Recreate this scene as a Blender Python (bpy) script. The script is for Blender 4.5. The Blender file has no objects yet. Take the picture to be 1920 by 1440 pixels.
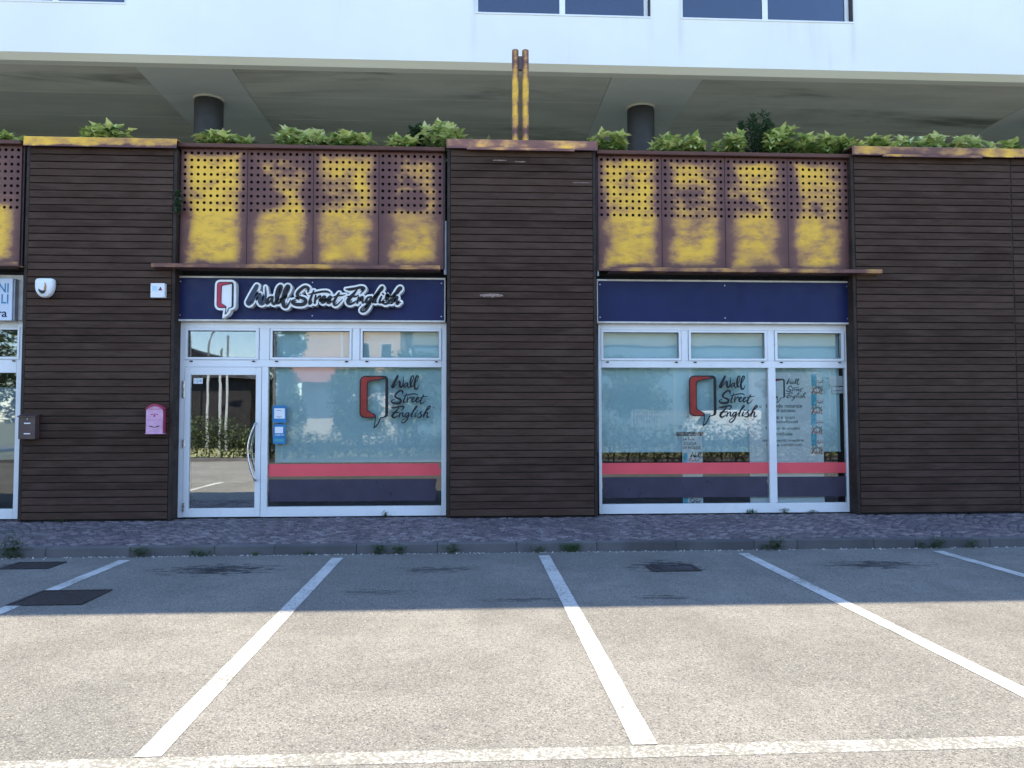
import bpy, bmesh, math, random
from mathutils import Vector, Matrix, noise as mnoise
from mathutils.geometry import tessellate_polygon
random.seed(7)
SC = bpy.context.scene
COL = SC.collection
R = math.radians

# ------------------------------------------------------------------ camera
CAM = Vector((0.0, -12.0, 1.66))
YAW, PITCH, ROLL, FPX = R(3.069), R(2.565), R(-0.10), 1440.0
_f = Vector((math.sin(YAW)*math.cos(PITCH), math.cos(YAW)*math.cos(PITCH), math.sin(PITCH)))
_r0 = Vector((math.cos(YAW), -math.sin(YAW), 0)); _u0 = _r0.cross(_f)
_r = _r0*math.cos(ROLL) + _u0*math.sin(ROLL); _u = -_r0*math.sin(ROLL) + _u0*math.cos(ROLL)
cd = bpy.data.cameras.new('camera'); cam = bpy.data.objects.new('camera', cd); COL.objects.link(cam)
cd.sensor_width = 36.0; cd.lens = FPX/1920*36.0; cd.clip_end = 3000; cd.clip_start = 0.05
M = Matrix.Identity(4)
for i in range(3):
    M[i][0], M[i][1], M[i][2], M[i][3] = _r[i], _u[i], -_f[i], CAM[i]
cam.matrix_world = M
SC.camera = cam
# ------------------------------------------------------------------ sky, sun, exposure
SUN_EL, SUN_AZ = R(60.0), R(8.0)
w = bpy.data.worlds.new('World'); SC.world = w; w.use_nodes = True
nt = w.node_tree; nt.nodes.clear()
sky = nt.nodes.new('ShaderNodeTexSky'); sky.sky_type = 'NISHITA'; sky.sun_disc = False
sky.sun_elevation = SUN_EL; sky.sun_rotation = SUN_AZ; sky.air_density = 1.0; sky.dust_density = 0.3; sky.altitude = 1200; sky.ozone_density = 1.4
bg = nt.nodes.new('ShaderNodeBackground'); bg.inputs[1].default_value = 0.15
wo = nt.nodes.new('ShaderNodeOutputWorld')
nt.links.new(sky.outputs[0], bg.inputs[0]); nt.links.new(bg.outputs[0], wo.inputs[0])
sd = bpy.data.lights.new('sun', 'SUN'); sd.energy = 3.1; sd.angle = R(0.53); sd.color = (1.0, 0.87, 0.66)
sun = bpy.data.objects.new('sun', sd); COL.objects.link(sun)
SV = Vector((math.sin(SUN_AZ)*math.cos(SUN_EL), math.cos(SUN_AZ)*math.cos(SUN_EL), math.sin(SUN_EL)))
sun.rotation_euler = SV.to_track_quat('Z', 'Y').to_euler(); sun.location = (0, 30, 40)
SC.view_settings.view_transform = 'Standard'; SC.view_settings.look = 'None'
SC.view_settings.gamma = 1.0; SC.view_settings.use_curve_mapping = False
SC.view_settings.exposure = 2.05
SC.render.engine = 'CYCLES'
SC.cycles.use_denoising = True
SC.cycles.max_bounces = 10; SC.cycles.diffuse_bounces = 4; SC.cycles.glossy_bounces = 4
SC.cycles.transparent_max_bounces = 16; SC.cycles.caustics_reflective = False; SC.cycles.caustics_refractive = False

# ------------------------------------------------------------------ measuring helpers (photo pixel -> metres on a known plane)
def ray(px, py): return _r*((px-960)/FPX) - _u*((py-720)/FPX) + _f
def at(px, py, Y):
    d = ray(px, py); return CAM + d*((Y-CAM.y)/d.y)
def gnd(px, py, z=0.0):
    d = ray(px, py); return CAM + d*((z-CAM.z)/d.z)
def X(px, Y, py=720): return at(px, py, Y).x
def Z(py, Y, px=960): return at(px, py, Y).z
def ZZ(pl, pr, Y): return 0.5*(Z(pl, Y, 580) + Z(pr, Y, 1355))

# ------------------------------------------------------------------ objects
def thing(name, loc, label, cat, group=None):
    o = bpy.data.objects.new(name, None); COL.objects.link(o); o.location = loc
    o.empty_display_size = 0.1
    o['label'] = label; o['category'] = cat
    if group: o['group'] = group
    return o
def structure(o):
    o['kind'] = 'structure'; return o
def origin_of(o):
    v = Vector((0, 0, 0))
    while o is not None:
        v += o.location; o = o.parent
    return v

class MB:
    def __init__(s): s.v = []; s.f = []; s.m = []; s.smooth = False
    def box(s, x0, x1, y0, y1, z0, z1):
        if x0 > x1: x0, x1 = x1, x0
        if y0 > y1: y0, y1 = y1, y0
        if z0 > z1: z0, z1 = z1, z0
        b = len(s.v)
        s.v += [(x0,y0,z0),(x1,y0,z0),(x1,y1,z0),(x0,y1,z0),(x0,y0,z1),(x1,y0,z1),(x1,y1,z1),(x0,y1,z1)]
        s.f += [(b,b+3,b+2,b+1),(b+4,b+5,b+6,b+7),(b,b+1,b+5,b+4),(b+1,b+2,b+6,b+5),(b+2,b+3,b+7,b+6),(b+3,b,b+4,b+7)]
        return s
    def face(s, pts):
        b = len(s.v); s.v += [tuple(p) for p in pts]; s.f.append(tuple(range(b, b+len(pts)))); return s
    def tube(s, pts, rad, n=10, caps=True):
        pts = [Vector(p) for p in pts]; rr = rad if isinstance(rad, (list, tuple)) else [rad]*len(pts)
        rings = []
        for i, p in enumerate(pts):
            t = (pts[min(i+1, len(pts)-1)] - pts[max(i-1, 0)]).normalized()
            a = Vector((0, 0, 1)) if abs(t.z) < 0.9 else Vector((1, 0, 0))
            u = t.cross(a).normalized(); v = t.cross(u).normalized()
            b = len(s.v)
            for k in range(n):
                c = 2*math.pi*k/n
                s.v.append(tuple(p + (u*math.cos(c) + v*math.sin(c))*rr[i]))
            rings.append(b)
        for i in range(len(pts)-1):
            a, b = rings[i], rings[i+1]
            for k in range(n):
                s.f.append((a+k, a+(k+1) % n, b+(k+1) % n, b+k))
        if caps:
            s.f.append(tuple(rings[0]+k for k in range(n))[::-1]); s.f.append(tuple(rings[-1]+k for k in range(n)))
        return s
    def loft(s, rings, cap0=True, cap1=True):
        n = len(rings[0]); bs = []
        for r in rings:
            bs.append(len(s.v)); s.v += [tuple(p) for p in r]
        for i in range(len(rings)-1):
            a, b = bs[i], bs[i+1]
            for k in range(n): s.f.append((a+k, a+(k+1) % n, b+(k+1) % n, b+k))
        if cap0: s.f.append(tuple(bs[0]+k for k in range(n))[::-1])
        if cap1: s.f.append(tuple(bs[-1]+k for k in range(n)))
        return s
    def prism(s, loops, y0, y1):
        """flat outline(s) in x,z; first outer then holes; extruded from y0 (front) to y1; y1 None = single sheet"""
        V3 = [[Vector((p[0], p[1], 0)) for p in l] for l in loops]
        tris = tessellate_polygon(V3); flat = [p for l in loops for p in l]; n = len(flat)
        b = len(s.v)
        s.v += [(p[0], y0, p[1]) for p in flat]
        def area(t):
            a, c, d = (flat[i] for i in t); return (c[0]-a[0])*(d[1]-a[1]) - (c[1]-a[1])*(d[0]-a[0])
        for t in tris:
            t = t if area(t) > 0 else t[::-1]
            s.f.append(tuple(b+i for i in t))
        if y1 is not None:
            s.v += [(p[0], y1, p[1]) for p in flat]
            for t in tris:
                t = t if area(t) < 0 else t[::-1]
                s.f.append(tuple(b+n+i for i in t))
            k = 0
            for l in loops:
                m = len(l)
                for i in range(m):
                    a0, a1 = b+k+i, b+k+(i+1) % m
                    s.f.append((a0, a0+n, a1+n, a1))
                k += m
        return s
    def mesh(s, name, off=Vector((0, 0, 0)), bevel=0.0, smooth=False, seg=1):
        me = bpy.data.meshes.new(name)
        me.from_pydata([(v[0]-off.x, v[1]-off.y, v[2]-off.z) for v in s.v], [], s.f)
        bm = bmesh.new(); bm.from_mesh(me)
        if bevel > 0:
            bmesh.ops.bevel(bm, geom=list(bm.edges), offset=bevel, segments=seg, affect='EDGES', profile=0.7, clamp_overlap=True)
        bmesh.ops.recalc_face_normals(bm, faces=bm.faces)
        bm.to_mesh(me); bm.free()
        if smooth:
            for p in me.polygons: p.use_smooth = True
        return me
    def build(s, name, mat, parent=None, bevel=0.0, smooth=False, seg=1, origin=None, raw=False):
        off = origin_of(parent) if parent is not None else Vector((0, 0, 0))
        loc = Vector((0, 0, 0))
        if origin is not None:
            loc = Vector(origin) - off; off = Vector(origin)
        if raw:
            me = bpy.data.meshes.new(name)
            me.from_pydata([(v[0]-off.x, v[1]-off.y, v[2]-off.z) for v in s.v], [], s.f)
        else:
            me = s.mesh(name, off, bevel, smooth, seg)
        return link(name, me, mat, parent, loc)
def link(name, me, mat, parent=None, loc=(0, 0, 0)):
    o = bpy.data.objects.new(name, me); COL.objects.link(o); o.location = loc
    if mat is not None and not me.materials: me.materials.append(mat)
    if parent is not None: o.parent = parent
    return o
def tag(o, label, cat, group=None):
    o['label'] = label; o['category'] = cat
    if group: o['group'] = group
    return o
def BX(*a): return MB().box(*a)

# ------------------------------------------------------------------ materials
class NT:
    def __init__(s, name):
        s.m = bpy.data.materials.new(name); s.m.use_nodes = True; s.t = s.m.node_tree; s.t.nodes.clear()
        s.out = s.n('ShaderNodeOutputMaterial')
    def n(s, typ, **kw):
        x = s.t.nodes.new(typ)
        for k, v in kw.items(): setattr(x, k, v)
        return x
    def l(s, a, b): s.t.links.new(a, b)
    def val(s, sock, v):
        if hasattr(v, 'is_output') or isinstance(v, bpy.types.NodeSocket): s.l(v, sock)
        else: sock.default_value = v
    def math(s, op, a, b=0.0, c=0.0, clamp=False):
        x = s.n('ShaderNodeMath', operation=op); x.use_clamp = clamp
        s.val(x.inputs[0], a); s.val(x.inputs[1], b)
        if op in ('MULTIPLY_ADD', 'SMOOTH_MIN'): s.val(x.inputs[2], c)
        return x.outputs[0]
    def mapr(s, v, a, b, c=0.0, d=1.0, smooth=True):
        x = s.n('ShaderNodeMapRange'); x.interpolation_type = 'SMOOTHSTEP' if smooth else 'LINEAR'
        s.val(x.inputs['Value'], v); s.val(x.inputs['From Min'], a); s.val(x.inputs['From Max'], b); s.val(x.inputs['To Min'], c); s.val(x.inputs['To Max'], d)
        return x.outputs[0]
    def noise(s, vec, scale, detail=3.0, rough=0.55, dist=0.0):
        x = s.n('ShaderNodeTexNoise'); s.l(vec, x.inputs['Vector']); x.inputs['Scale'].default_value = scale
        x.inputs['Detail'].default_value = detail; x.inputs['Roughness'].default_value = rough; x.inputs['Distortion'].default_value = dist
        return x.outputs[0]
    def vor(s, vec, scale, feature='F1'):
        x = s.n('ShaderNodeTexVoronoi', feature=feature); s.l(vec, x.inputs['Vector']); x.inputs['Scale'].default_value = scale
        return x
    def mapping(s, vec, scale=(1, 1, 1), loc=(0, 0, 0)):
        x = s.n('ShaderNodeMapping'); s.l(vec, x.inputs['Vector']); x.inputs['Scale'].default_value = scale
        s.val(x.inputs['Location'], loc); return x.outputs[0]
    def mix(s, f, a, b, typ='MIX'):
        x = s.n('ShaderNodeMix', data_type='RGBA', blend_type=typ)
        s.val(x.inputs['Factor'], f)
        for sk, v in ((x.inputs[6], a), (x.inputs[7], b)):
            if isinstance(v, (tuple, list)): sk.default_value = (*v[:3], 1)
            else: s.l(v, sk)
        return x.outputs[2]
    def ramp(s, f, stops):
        x = s.n('ShaderNodeValToRGB'); s.l(f, x.inputs[0]); e = x.color_ramp.elements
        while len(e) < len(stops): e.new(0.5)
        for el, (p, c) in zip(e, stops): el.position = p; el.color = (*c[:3], 1)
        return x.outputs[0]
    def bump(s, h, strength, dist=0.01):
        x = s.n('ShaderNodeBump'); s.l(h, x.inputs['Height']); x.inputs['Strength'].default_value = strength; x.inputs['Distance'].default_value = dist
        return x.outputs[0]
    def bsdf(s, color, rough=0.7, spec=0.3, metal=0.0, normal=None, **kw):
        x = s.n('ShaderNodeBsdfPrincipled')
        for k, v in (('Base Color', color), ('Roughness', rough), ('Specular IOR Level', spec), ('Metallic', metal)):
            if isinstance(v, (tuple, list)): x.inputs[k].default_value = (*v[:3], 1)
            else: s.val(x.inputs[k], v)
        if normal is not None: s.l(normal, x.inputs['Normal'])
        for k, v in kw.items(): s.val(x.inputs[k], v)
        return x.outputs[0]
    def end(s, sh): s.l(sh, s.out.inputs[0]); return s.m
    def obj(s): return s.n('ShaderNodeTexCoord').outputs['Object']
    def pos(s): return s.n('ShaderNodeNewGeometry').outputs['Position']
    def rnd(s): return s.n('ShaderNodeObjectInfo').outputs['Random']

def plain(name, c, rough=0.6, var=0.12, scale=6.0, spec=0.3, metal=0.0, bump=0.0, bscale=60.0):
    t = NT(name); p = t.pos(); n = t.noise(p, scale, 5)
    c2 = tuple(max(0, v*(1-var*1.6)) for v in c); c1 = tuple(min(1, v*(1+var)) for v in c)
    col = t.mix(t.mapr(n, 0.3, 0.7), c2, c1)
    nm = t.bump(t.noise(p, bscale, 4), bump, 0.004) if bump else None
    rr = t.mapr(t.noise(p, scale*3, 3), 0.3, 0.7, max(0.05, rough-0.08), min(1, rough+0.08))
    return t.end(t.bsdf(col, rr, spec, metal, nm))

def m_asphalt():
    t = NT('asphalt'); p = t.pos()
    v1 = t.vor(p, 125.0); v2 = t.vor(p, 70.0)
    n1 = t.noise(p, 0.55, 5, 0.6); n2 = t.noise(p, 30.0, 4, 0.7); n3 = t.noise(p, 4.0, 4, 0.6)
    col = t.mix(t.mapr(n1, 0.38, 0.62), (0.166, 0.162, 0.150), (0.222, 0.214, 0.196))
    col = t.mix(t.mapr(n3, 0.35, 0.75, 0, 0.35), col, (0.11, 0.106, 0.098))
    g = t.n('ShaderNodeSeparateColor'); t.l(v1.outputs['Color'], g.inputs[0])
    col = t.mix(t.mapr(g.outputs[0], 0.70, 1.0, 0, 0.7), col, (0.34, 0.325, 0.28))
    col = t.mix(t.mapr(g.outputs[1], 0.62, 1.0, 0, 0.75), col, (0.060, 0.057, 0.052))
    g2 = t.n('ShaderNodeSeparateColor'); t.l(v2.outputs['Color'], g2.inputs[0])
    col = t.mix(t.mapr(g2.outputs[0], 0.84, 1.0, 0, 0.45), col, (0.06, 0.056, 0.055))
    tr = t.noise(t.mapping(p, (1.5, .12, 1)), 1.0, 3, 0.5)
    col = t.mix(t.mapr(tr, 0.5, 0.72, 0, 0.22), col, (0.09, 0.086, 0.08))
    cr = t.noise(t.mapping(p, (1, 1, 1)), 1.1, 6, 0.65, 0.8); crk = t.mapr(t.math('ABSOLUTE', t.math('SUBTRACT', cr, 0.5)), 0.0, 0.004, 1, 0)
    col = t.mix(t.math('MULTIPLY', t.math('MULTIPLY', crk, t.mapr(n1, 0.5, 0.6)), 0.45), col, (0.05, 0.048, 0.045))
    # scuffed, ravelled spots under parked engines (own shape, tar showing)
    sx = t.n('ShaderNodeSeparateXYZ'); t.l(p, sx.inputs[0])
    wob = t.noise(t.mapping(p, (2.6, 9.0, 1)), 1.7, 7, 0.8)
    tot = None
    for (cx, cy, rx, ry, k) in SPOTS:
        dx = t.math('DIVIDE', t.math('SUBTRACT', sx.outputs[0], cx), rx); dy = t.math('DIVIDE', t.math('SUBTRACT', sx.outputs[1], cy), ry)
        d = t.math('SQRT', t.math('ADD', t.math('MULTIPLY', dx, dx), t.math('MULTIPLY', dy, dy)))
        mask = t.mapr(t.math('ADD', t.math('MULTIPLY', t.math('SUBTRACT', 1.0, d), 0.18), wob), 0.565, 0.63)
        mask = t.math('MULTIPLY', mask, t.mapr(d, 0.75, 1.05, 1, 0))
        mask = t.math('MULTIPLY', mask, k)
        tot = mask if tot is None else t.math('MAXIMUM', tot, mask)
    col = t.mix(tot, col, (0.030, 0.029, 0.032))
    h = t.math('ADD', t.math('MULTIPLY', v1.outputs['Distance'], 0.6), t.math('MULTIPLY', n2, 0.7))
    nm = t.bump(h, 0.75, 0.012)
    return t.end(t.bsdf(col, 0.9, 0.2, 0, nm))
_s = [((410, 1068), .75, .35, 1.0), ((1250, 1062), .5, .4, 1.0), ((1640, 1058), .7, .28, .9), ((815, 1068), .5, .2, .7), ((1240, 1120), .35, .1, .7), ((20, 1062), .5, .2, .6), ((700, 1110), .5, .12, .5), ((980, 1125), .4, .1, .6)]
SPOTS = [(*gnd(a, b)[:2], rx*1.15, ry*1.25, k) for (a, b), rx, ry, k in _s]

def m_paint(wear, kk=0.74):
    t = NT('road_paint'); p = t.pos()
    n = t.noise(p, 34.0, 5, 0.75); n2 = t.noise(p, 2.2, 4, 0.6)
    v = t.vor(p, 70.0); g = t.n('ShaderNodeSeparateColor'); t.l(v.outputs['Color'], g.inputs[0])
    k = t.math('ADD', n, t.math('MULTIPLY', t.math('SUBTRACT', n2, 0.5), 0.5))
    keep = t.mapr(k, wear-0.05, wear+0.09)
    paint = t.mix(t.mapr(n2, 0.3, 0.7), tuple(kk*v for v in (0.52, 0.53, 0.51)), tuple(kk*v for v in (0.64, 0.64, 0.62)))
    base = t.mix(t.mapr(g.outputs[0], 0.5, 1.0), (0.16, 0.157, 0.143), (0.30, 0.29, 0.255))
    return t.end(t.bsdf(t.mix(keep, base, paint), 0.8, 0.25, 0, t.bump(n, 0.4, 0.008)))

def m_wood():
    t = NT('dark_stained_wood'); o = t.obj(); rn = t.rnd()
    off = t.n('ShaderNodeCombineXYZ'); t.l(t.math('MULTIPLY', rn, 37.0), off.inputs[0]); t.l(t.math('MULTIPLY', rn, 91.0), off.inputs[2])
    v = t.n('ShaderNodeVectorMath', operation='ADD'); t.l(o, v.inputs[0]); t.l(off.outputs[0], v.inputs[1])
    p = v.outputs[0]
    gr = t.noise(t.mapping(p, (1.2, 20, 26)), 3.0, 6, 0.65, 0.6)
    bl = t.noise(t.mapping(p, (0.9, 1, 3)), 1.6, 4)
    c = t.mix(t.mapr(rn, 0, 1, smooth=False), (0.044, 0.0248, 0.0175), (0.072, 0.0425, 0.0305))
    c = t.mix(t.mapr(bl, 0.35, 0.7, 0, 0.75), c, (0.092, 0.058, 0.044))
    c = t.mix(t.mapr(gr, 0.45, 0.75, 0, 0.6), c, (0.018, 0.012, 0.010))
    g2 = t.noise(t.mapping(p, (2.5, 20, 40)), 6.0, 4, 0.8)
    c = t.mix(t.mapr(g2, 0.74, 0.80, 0, 0.5), c, (0.22, 0.17, 0.15))
    return t.end(t.bsdf(c, t.mapr(gr, 0.3, 0.7, 0.65, 0.85), 0.12, 0, t.bump(gr, 0.35, 0.004)))

def m_rust(name, W, H, thr_top=0.42, thr_low=0.30, edge=0.14, split=0.5, seed=0.0, tint=1.0, low=0.14):
    """weathered rusting plate: ochre in the middle, purple brown along its edges. W,H plate size, origin at its lower left"""
    t = NT(name); o = t.obj(); s = t.n('ShaderNodeSeparateXYZ'); t.l(o, s.inputs[0])
    x, z = s.outputs[0], s.outputs[2]
    sh = t.mapping(o, (1, 1, 1), (seed*7.3, seed*3.1, seed*5.7))
    n = t.noise(sh, 2.1, 2, 0.45, 0.3); nf = t.noise(t.mapping(sh, (.6, 1, 1.5)), 5.5, 5, 0.6); ng = t.noise(sh, 60.0, 4, 0.7)
    ex = t.math('MINIMUM', x, t.math('SUBTRACT', W, x)); ez = t.math('MINIMUM', z, t.math('SUBTRACT', H, z))
    e = t.math('MINIMUM', ex, t.math('MULTIPLY', ez, 1.5))
    e = t.math('ADD', e, t.math('MULTIPLY', t.math('SUBTRACT', n, 0.5), 0.20))
    e = t.math('ADD', e, t.math('MULTIPLY', t.math('SUBTRACT', nf, 0.5), 0.04))
    e = t.math('ADD', e, t.math('MULTIPLY', t.math('SUBTRACT', t.noise(sh, 22.0, 5, 0.65), 0.5), 0.07))
    fe = t.mapr(e, -0.03, edge*2.1)
    up = t.mapr(t.math('DIVIDE', z, H), split-0.04, split+0.05)
    thr = t.math('ADD', t.math('MULTIPLY', up, thr_top-thr_low), thr_low)
    k = t.math('ADD', t.math('MULTIPLY', n, 0.65), t.math('MULTIPLY', nf, 0.35))
    fp = t.mapr(t.math('SUBTRACT', k, thr), -0.20, 0.20)
    lowk = t.math('SUBTRACT', low, t.math('MULTIPLY', up, low-0.14))
    f = t.math('MULTIPLY', fe, t.math('ADD', t.math('MULTIPLY', fp, t.math('SUBTRACT', 1.0, lowk)), lowk))
    cl = t.noise(t.mapping(sh, (1.0, 1, 2.2), (3, 1, 8)), 3.2, 6, 0.68)
    f = t.math('MULTIPLY', f, t.mapr(cl, 0.44, 0.72, 1.0, 0.55))
    f = t.math('ADD', f, t.math('MULTIPLY', t.math('SUBTRACT', ng, 0.5), 0.16), clamp=True)
    col = t.ramp(f, [(0.0, tuple(tint*v for v in (0.115, 0.050, 0.046))), (0.25, tuple(tint*v for v in (0.185, 0.085, 0.062))), (0.5, tuple(tint*v for v in (0.46, 0.235, 0.080))), (0.78, tuple(tint*v for v in (0.70, 0.385, 0.050))), (1.0, tuple(tint*v for v in (0.86, 0.50, 0.050)))])
    return t.end(t.bsdf(col, t.mapr(f, 0, 1, 0.62, 0.5), 0.35, 0, t.bump(ng, 0.15, 0.003)))

def m_glass(refl, tint=(0.97, 1.0, 1.0), rough=0.004):
    t = NT('window_glass'); p = t.pos()
    nm = t.bump(t.noise(p, 1.3, 2, 0.4), 0.05, 0.02)
    g = t.n('ShaderNodeBsdfGlossy'); g.inputs['Roughness'].default_value = rough; g.inputs['Color'].default_value = (0.97, 1.0, 1.0, 1); t.l(nm, g.inputs['Normal'])
    tr = t.n('ShaderNodeBsdfTransparent'); tr.inputs[0].default_value = (*tint, 1)
    lw = t.n('ShaderNodeFresnel'); lw.inputs[0].default_value = 1.5
    mx = t.n('ShaderNodeMixShader'); t.l(t.math('ADD', t.math('MULTIPLY', lw.outputs[0], 0.8), refl, clamp=True), mx.inputs[0])
    t.l(tr.outputs[0], mx.inputs[1]); t.l(g.outputs[0], mx.inputs[2])
    return t.end(mx.outputs[0])

def m_leaf(name, a, b, c=None):
    t = NT(name); p = t.pos(); n = t.noise(p, 13.0, 3); n2 = t.noise(p, 38.0, 3, 0.6)
    col = t.mix(t.mapr(n, 0.3, 0.7), a, b)
    if c: col = t.mix(t.mapr(n2, 0.50, 0.62), col, c)
    d = t.bsdf(col, 0.45, 0.4)
    tl = t.n('ShaderNodeBsdfTranslucent'); t.l(col, tl.inputs[0])
    mx = t.n('ShaderNodeMixShader'); mx.inputs[0].default_value = 0.25
    t.l(d, mx.inputs[1]); t.l(tl.outputs[0], mx.inputs[2]); return t.end(mx.outputs[0])

def m_concrete(name, a, b, stain, sscale=(1, 1, 1), k=0.6, bumpk=0.3, seed=0.0):
    t = NT(name); p = t.mapping(t.pos(), sscale, (seed, seed*2, 0)); rn = t.rnd()
    n = t.noise(p, 1.1, 6, 0.62); nf = t.noise(t.pos(), 45.0, 4, 0.7); n2 = t.noise(p, 0.45, 5, 0.65, 0.5)
    c = t.mix(t.mapr(n, 0.3, 0.7), a, b); c = t.mix(t.math('MULTIPLY', t.math('SUBTRACT', rn, 0.3, clamp=True), 0.35), c, stain)
    c = t.mix(t.mapr(n2, 0.50, 0.72, 0, k), c, stain)
    c = t.mix(t.mapr(nf, 0.55, 0.8, 0, 0.35), c, tuple(v*0.5 for v in a))
    return t.end(t.bsdf(c, 0.85, 0.2, 0, t.bump(nf, bumpk, 0.006)))

def m_render():
    t = NT('white_render'); p = t.pos()
    n = t.noise(p, 0.5, 5, 0.6); st = t.noise(t.mapping(p, (3.2, 1, 0.22)), 1.2, 5, 0.65)
    c = t.mix(t.mapr(n, 0.3, 0.7), (0.78, 0.765, 0.72), (0.83, 0.815, 0.77))
    c = t.mix(t.mapr(st, 0.60, 0.80, 0, 0.22), c, (0.60, 0.56, 0.50))
    sx = t.n('ShaderNodeSeparateXYZ'); t.l(p, sx.inputs[0]); tot = None
    for px, wd, k in ((889, .10, .35), (1220, .10, .4), (1277, .09, .35), (1600, .12, .3), (1478, .25, .2), (1530, .3, .2), (640, .3, .12)):
        d = t.math('ABSOLUTE', t.math('SUBTRACT', sx.outputs[0], at(px, 60, 1.2).x))
        q = t.math('MULTIPLY', t.math('MULTIPLY', t.mapr(d, 0, wd, 1, 0), t.mapr(st, .3, .7)), k); tot = q if tot is None else t.math('MAXIMUM', tot, q)
    zf = t.mapr(sx.outputs[2], Z(40, 1.2)-.9, Z(40, 1.2)); c = t.mix(t.math('MULTIPLY', tot, zf), c, (0.45, 0.40, 0.32))
    return t.end(t.bsdf(c, 0.85, 0.2, 0, t.bump(t.noise(p, 120, 3), 0.15, 0.003)))

def m_cobble():
    t = NT('porphyry'); p = t.pos()
    at_ = t.n('ShaderNodeAttribute', attribute_name='tone'); f = at_.outputs['Fac']
    n = t.noise(p, 30, 5, 0.7); n2 = t.noise(t.mapping(p, (1, 0.5, 1)), 14, 4, 0.7); n3 = t.noise(p, 0.8, 3)
    c = t.ramp(f, [(0.0, (0.085, 0.072, 0.080)), (0.35, (0.135, 0.110, 0.120)), (0.7, (0.18, 0.146, 0.150)), (1.0, (0.26, 0.22, 0.22))])
    c = t.mix(t.mapr(n, 0.45, 0.75, 0, 0.5), c, (0.05, 0.043, 0.047))
    c = t.mix(t.mapr(n2, 0.60, 0.70, 0, 0.65), c, (0.36, 0.33, 0.33))
    c = t.mix(t.mapr(n3, 0.45, 0.7, 0, 0.35), c, (0.07, 0.06, 0.065))
    return t.end(t.bsdf(c, t.mapr(n, 0.3, 0.7, 0.5, 0.8), 0.35, 0, t.bump(n, 0.5, 0.006)))

MT = {}
MT['asphalt'] = m_asphalt()
MT['paint'] = m_paint(0.40); MT['paint_worn'] = m_paint(0.54, 0.66)
MT['wood'] = m_wood()
MT['wood_dark'] = plain('dark_batten', (0.036, 0.023, 0.018), 0.7, 0.25, 4)
MT['black'] = plain('black_gap', (0.012, 0.011, 0.011), 0.8)
MT['glass'] = m_glass(0.055, rough=0.018)
MT['glass_door'] = m_glass(0.34)
MT['glass_blue'] = m_glass(0.05, (0.6, 0.66, 0.8))
MT['white_alu'] = plain('white_aluminium', (0.80, 0.80, 0.80), 0.35, 0.03, 2.0, 0.5)
MT['grey_gasket'] = plain('grey_gasket', (0.16, 0.17, 0.18), 0.6)
MT['cream_trim'] = plain('cream_trim', (0.70, 0.66, 0.60), 0.6, 0.12, 5)
MT['navy'] = plain('navy_panel', (0.014, 0.020, 0.082), 0.4, 0.06, 2, 0.2)
MT['screw'] = plain('screw_steel', (0.55, 0.56, 0.6), 0.35, 0.05, 9, 0.5, 0.6)
MT['ink'] = plain('black_ink', (0.012, 0.013, 0.018), 0.4, 0.1)
MT['ink_blue'] = plain('dark_blue_ink', (0.035, 0.05, 0.085), 0.4, 0.1)
MT['acrylic'] = plain('white_acrylic', (0.84, 0.84, 0.82), 0.35, 0.02, 3, 0.5)
MT['sign_red'] = plain('sign_red', (0.50, 0.035, 0.075), 0.4, 0.08)
MT['decal_red'] = plain('decal_red', (0.33, 0.035, 0.022), 0.45, 0.15)
MT['steel'] = plain('brushed_steel', (0.60, 0.61, 0.63), 0.25, 0.05, 20, 0.5, 0.9)
MT['pink'] = plain('pink_enamel', (0.66, 0.37, 0.54), 0.4, 0.08, 12, 0.45)
MT['crimson'] = plain('crimson_enamel', (0.42, 0.05, 0.11), 0.4, 0.1)
MT['brown_metal'] = plain('brown_metal', (0.080, 0.050, 0.046), 0.45, 0.1, 8, 0.4)
MT['plastic'] = plain('white_plastic', (0.78, 0.79, 0.80), 0.4, 0.02, 5, 0.45)
MT['label_white'] = plain('white_label', (0.80, 0.80, 0.82), 0.5, 0.03)
MT['render'] = m_render()
MT['edge_band'] = m_concrete('edge_band', (0.82, 0.78, 0.64), (0.86, 0.83, 0.70), (0.72, 0.68, 0.56), (0.4, 1, 1), 0.3, 0.1)
MT['soffit'] = m_concrete('stained_concrete', (0.58, 0.54, 0.43), (0.72, 0.67, 0.54), (0.22, 0.20, 0.155), (0.35, 1.6, 1), 0.95, 0.2)
MT['soffit_strip'] = m_concrete('pale_concrete', (0.68, 0.66, 0.57), (0.75, 0.73, 0.63), (0.48, 0.46, 0.39), (0.6, 1.2, 1), 0.5, 0.2, 3.0)
MT['kerb'] = m_concrete('kerb_stone', (0.10, 0.095, 0.10), (0.15, 0.142, 0.145), (0.050, 0.046, 0.048), (1, 1, 1), 0.6, 0.5, 1.0)
MT['mortar'] = plain('joint_mortar', (0.13, 0.118, 0.122), 0.9, 0.3, 9, 0.2, 0, 0.5, 50)
MT['cobble'] = m_cobble()
MT['column'] = plain('dark_column_paint', (0.045, 0.045, 0.050), 0.55, 0.1, 3)
MT['iron'] = plain('cast_iron', (0.028, 0.024, 0.025), 0.6, 0.25, 20, 0.3, 0, 0.6, 120)
MT['dusty_iron'] = plain('dusty_iron', (0.055, 0.053, 0.058), 0.8, 0.4, 7, 0.2, 0, 0.6, 90)
MT['soil'] = plain('soil', (0.05, 0.038, 0.028), 0.95, 0.3, 12, 0.1, 0, 1.0, 40)
MT['zinc'] = plain('zinc_strip', (0.34, 0.35, 0.38), 0.45, 0.08, 4, 0.4, 0.3)
MT['blind'] = plain('pale_roller_blind', (0.60, 0.84, 0.88), 0.9, 0.03, 1.2, 0.1)
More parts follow.
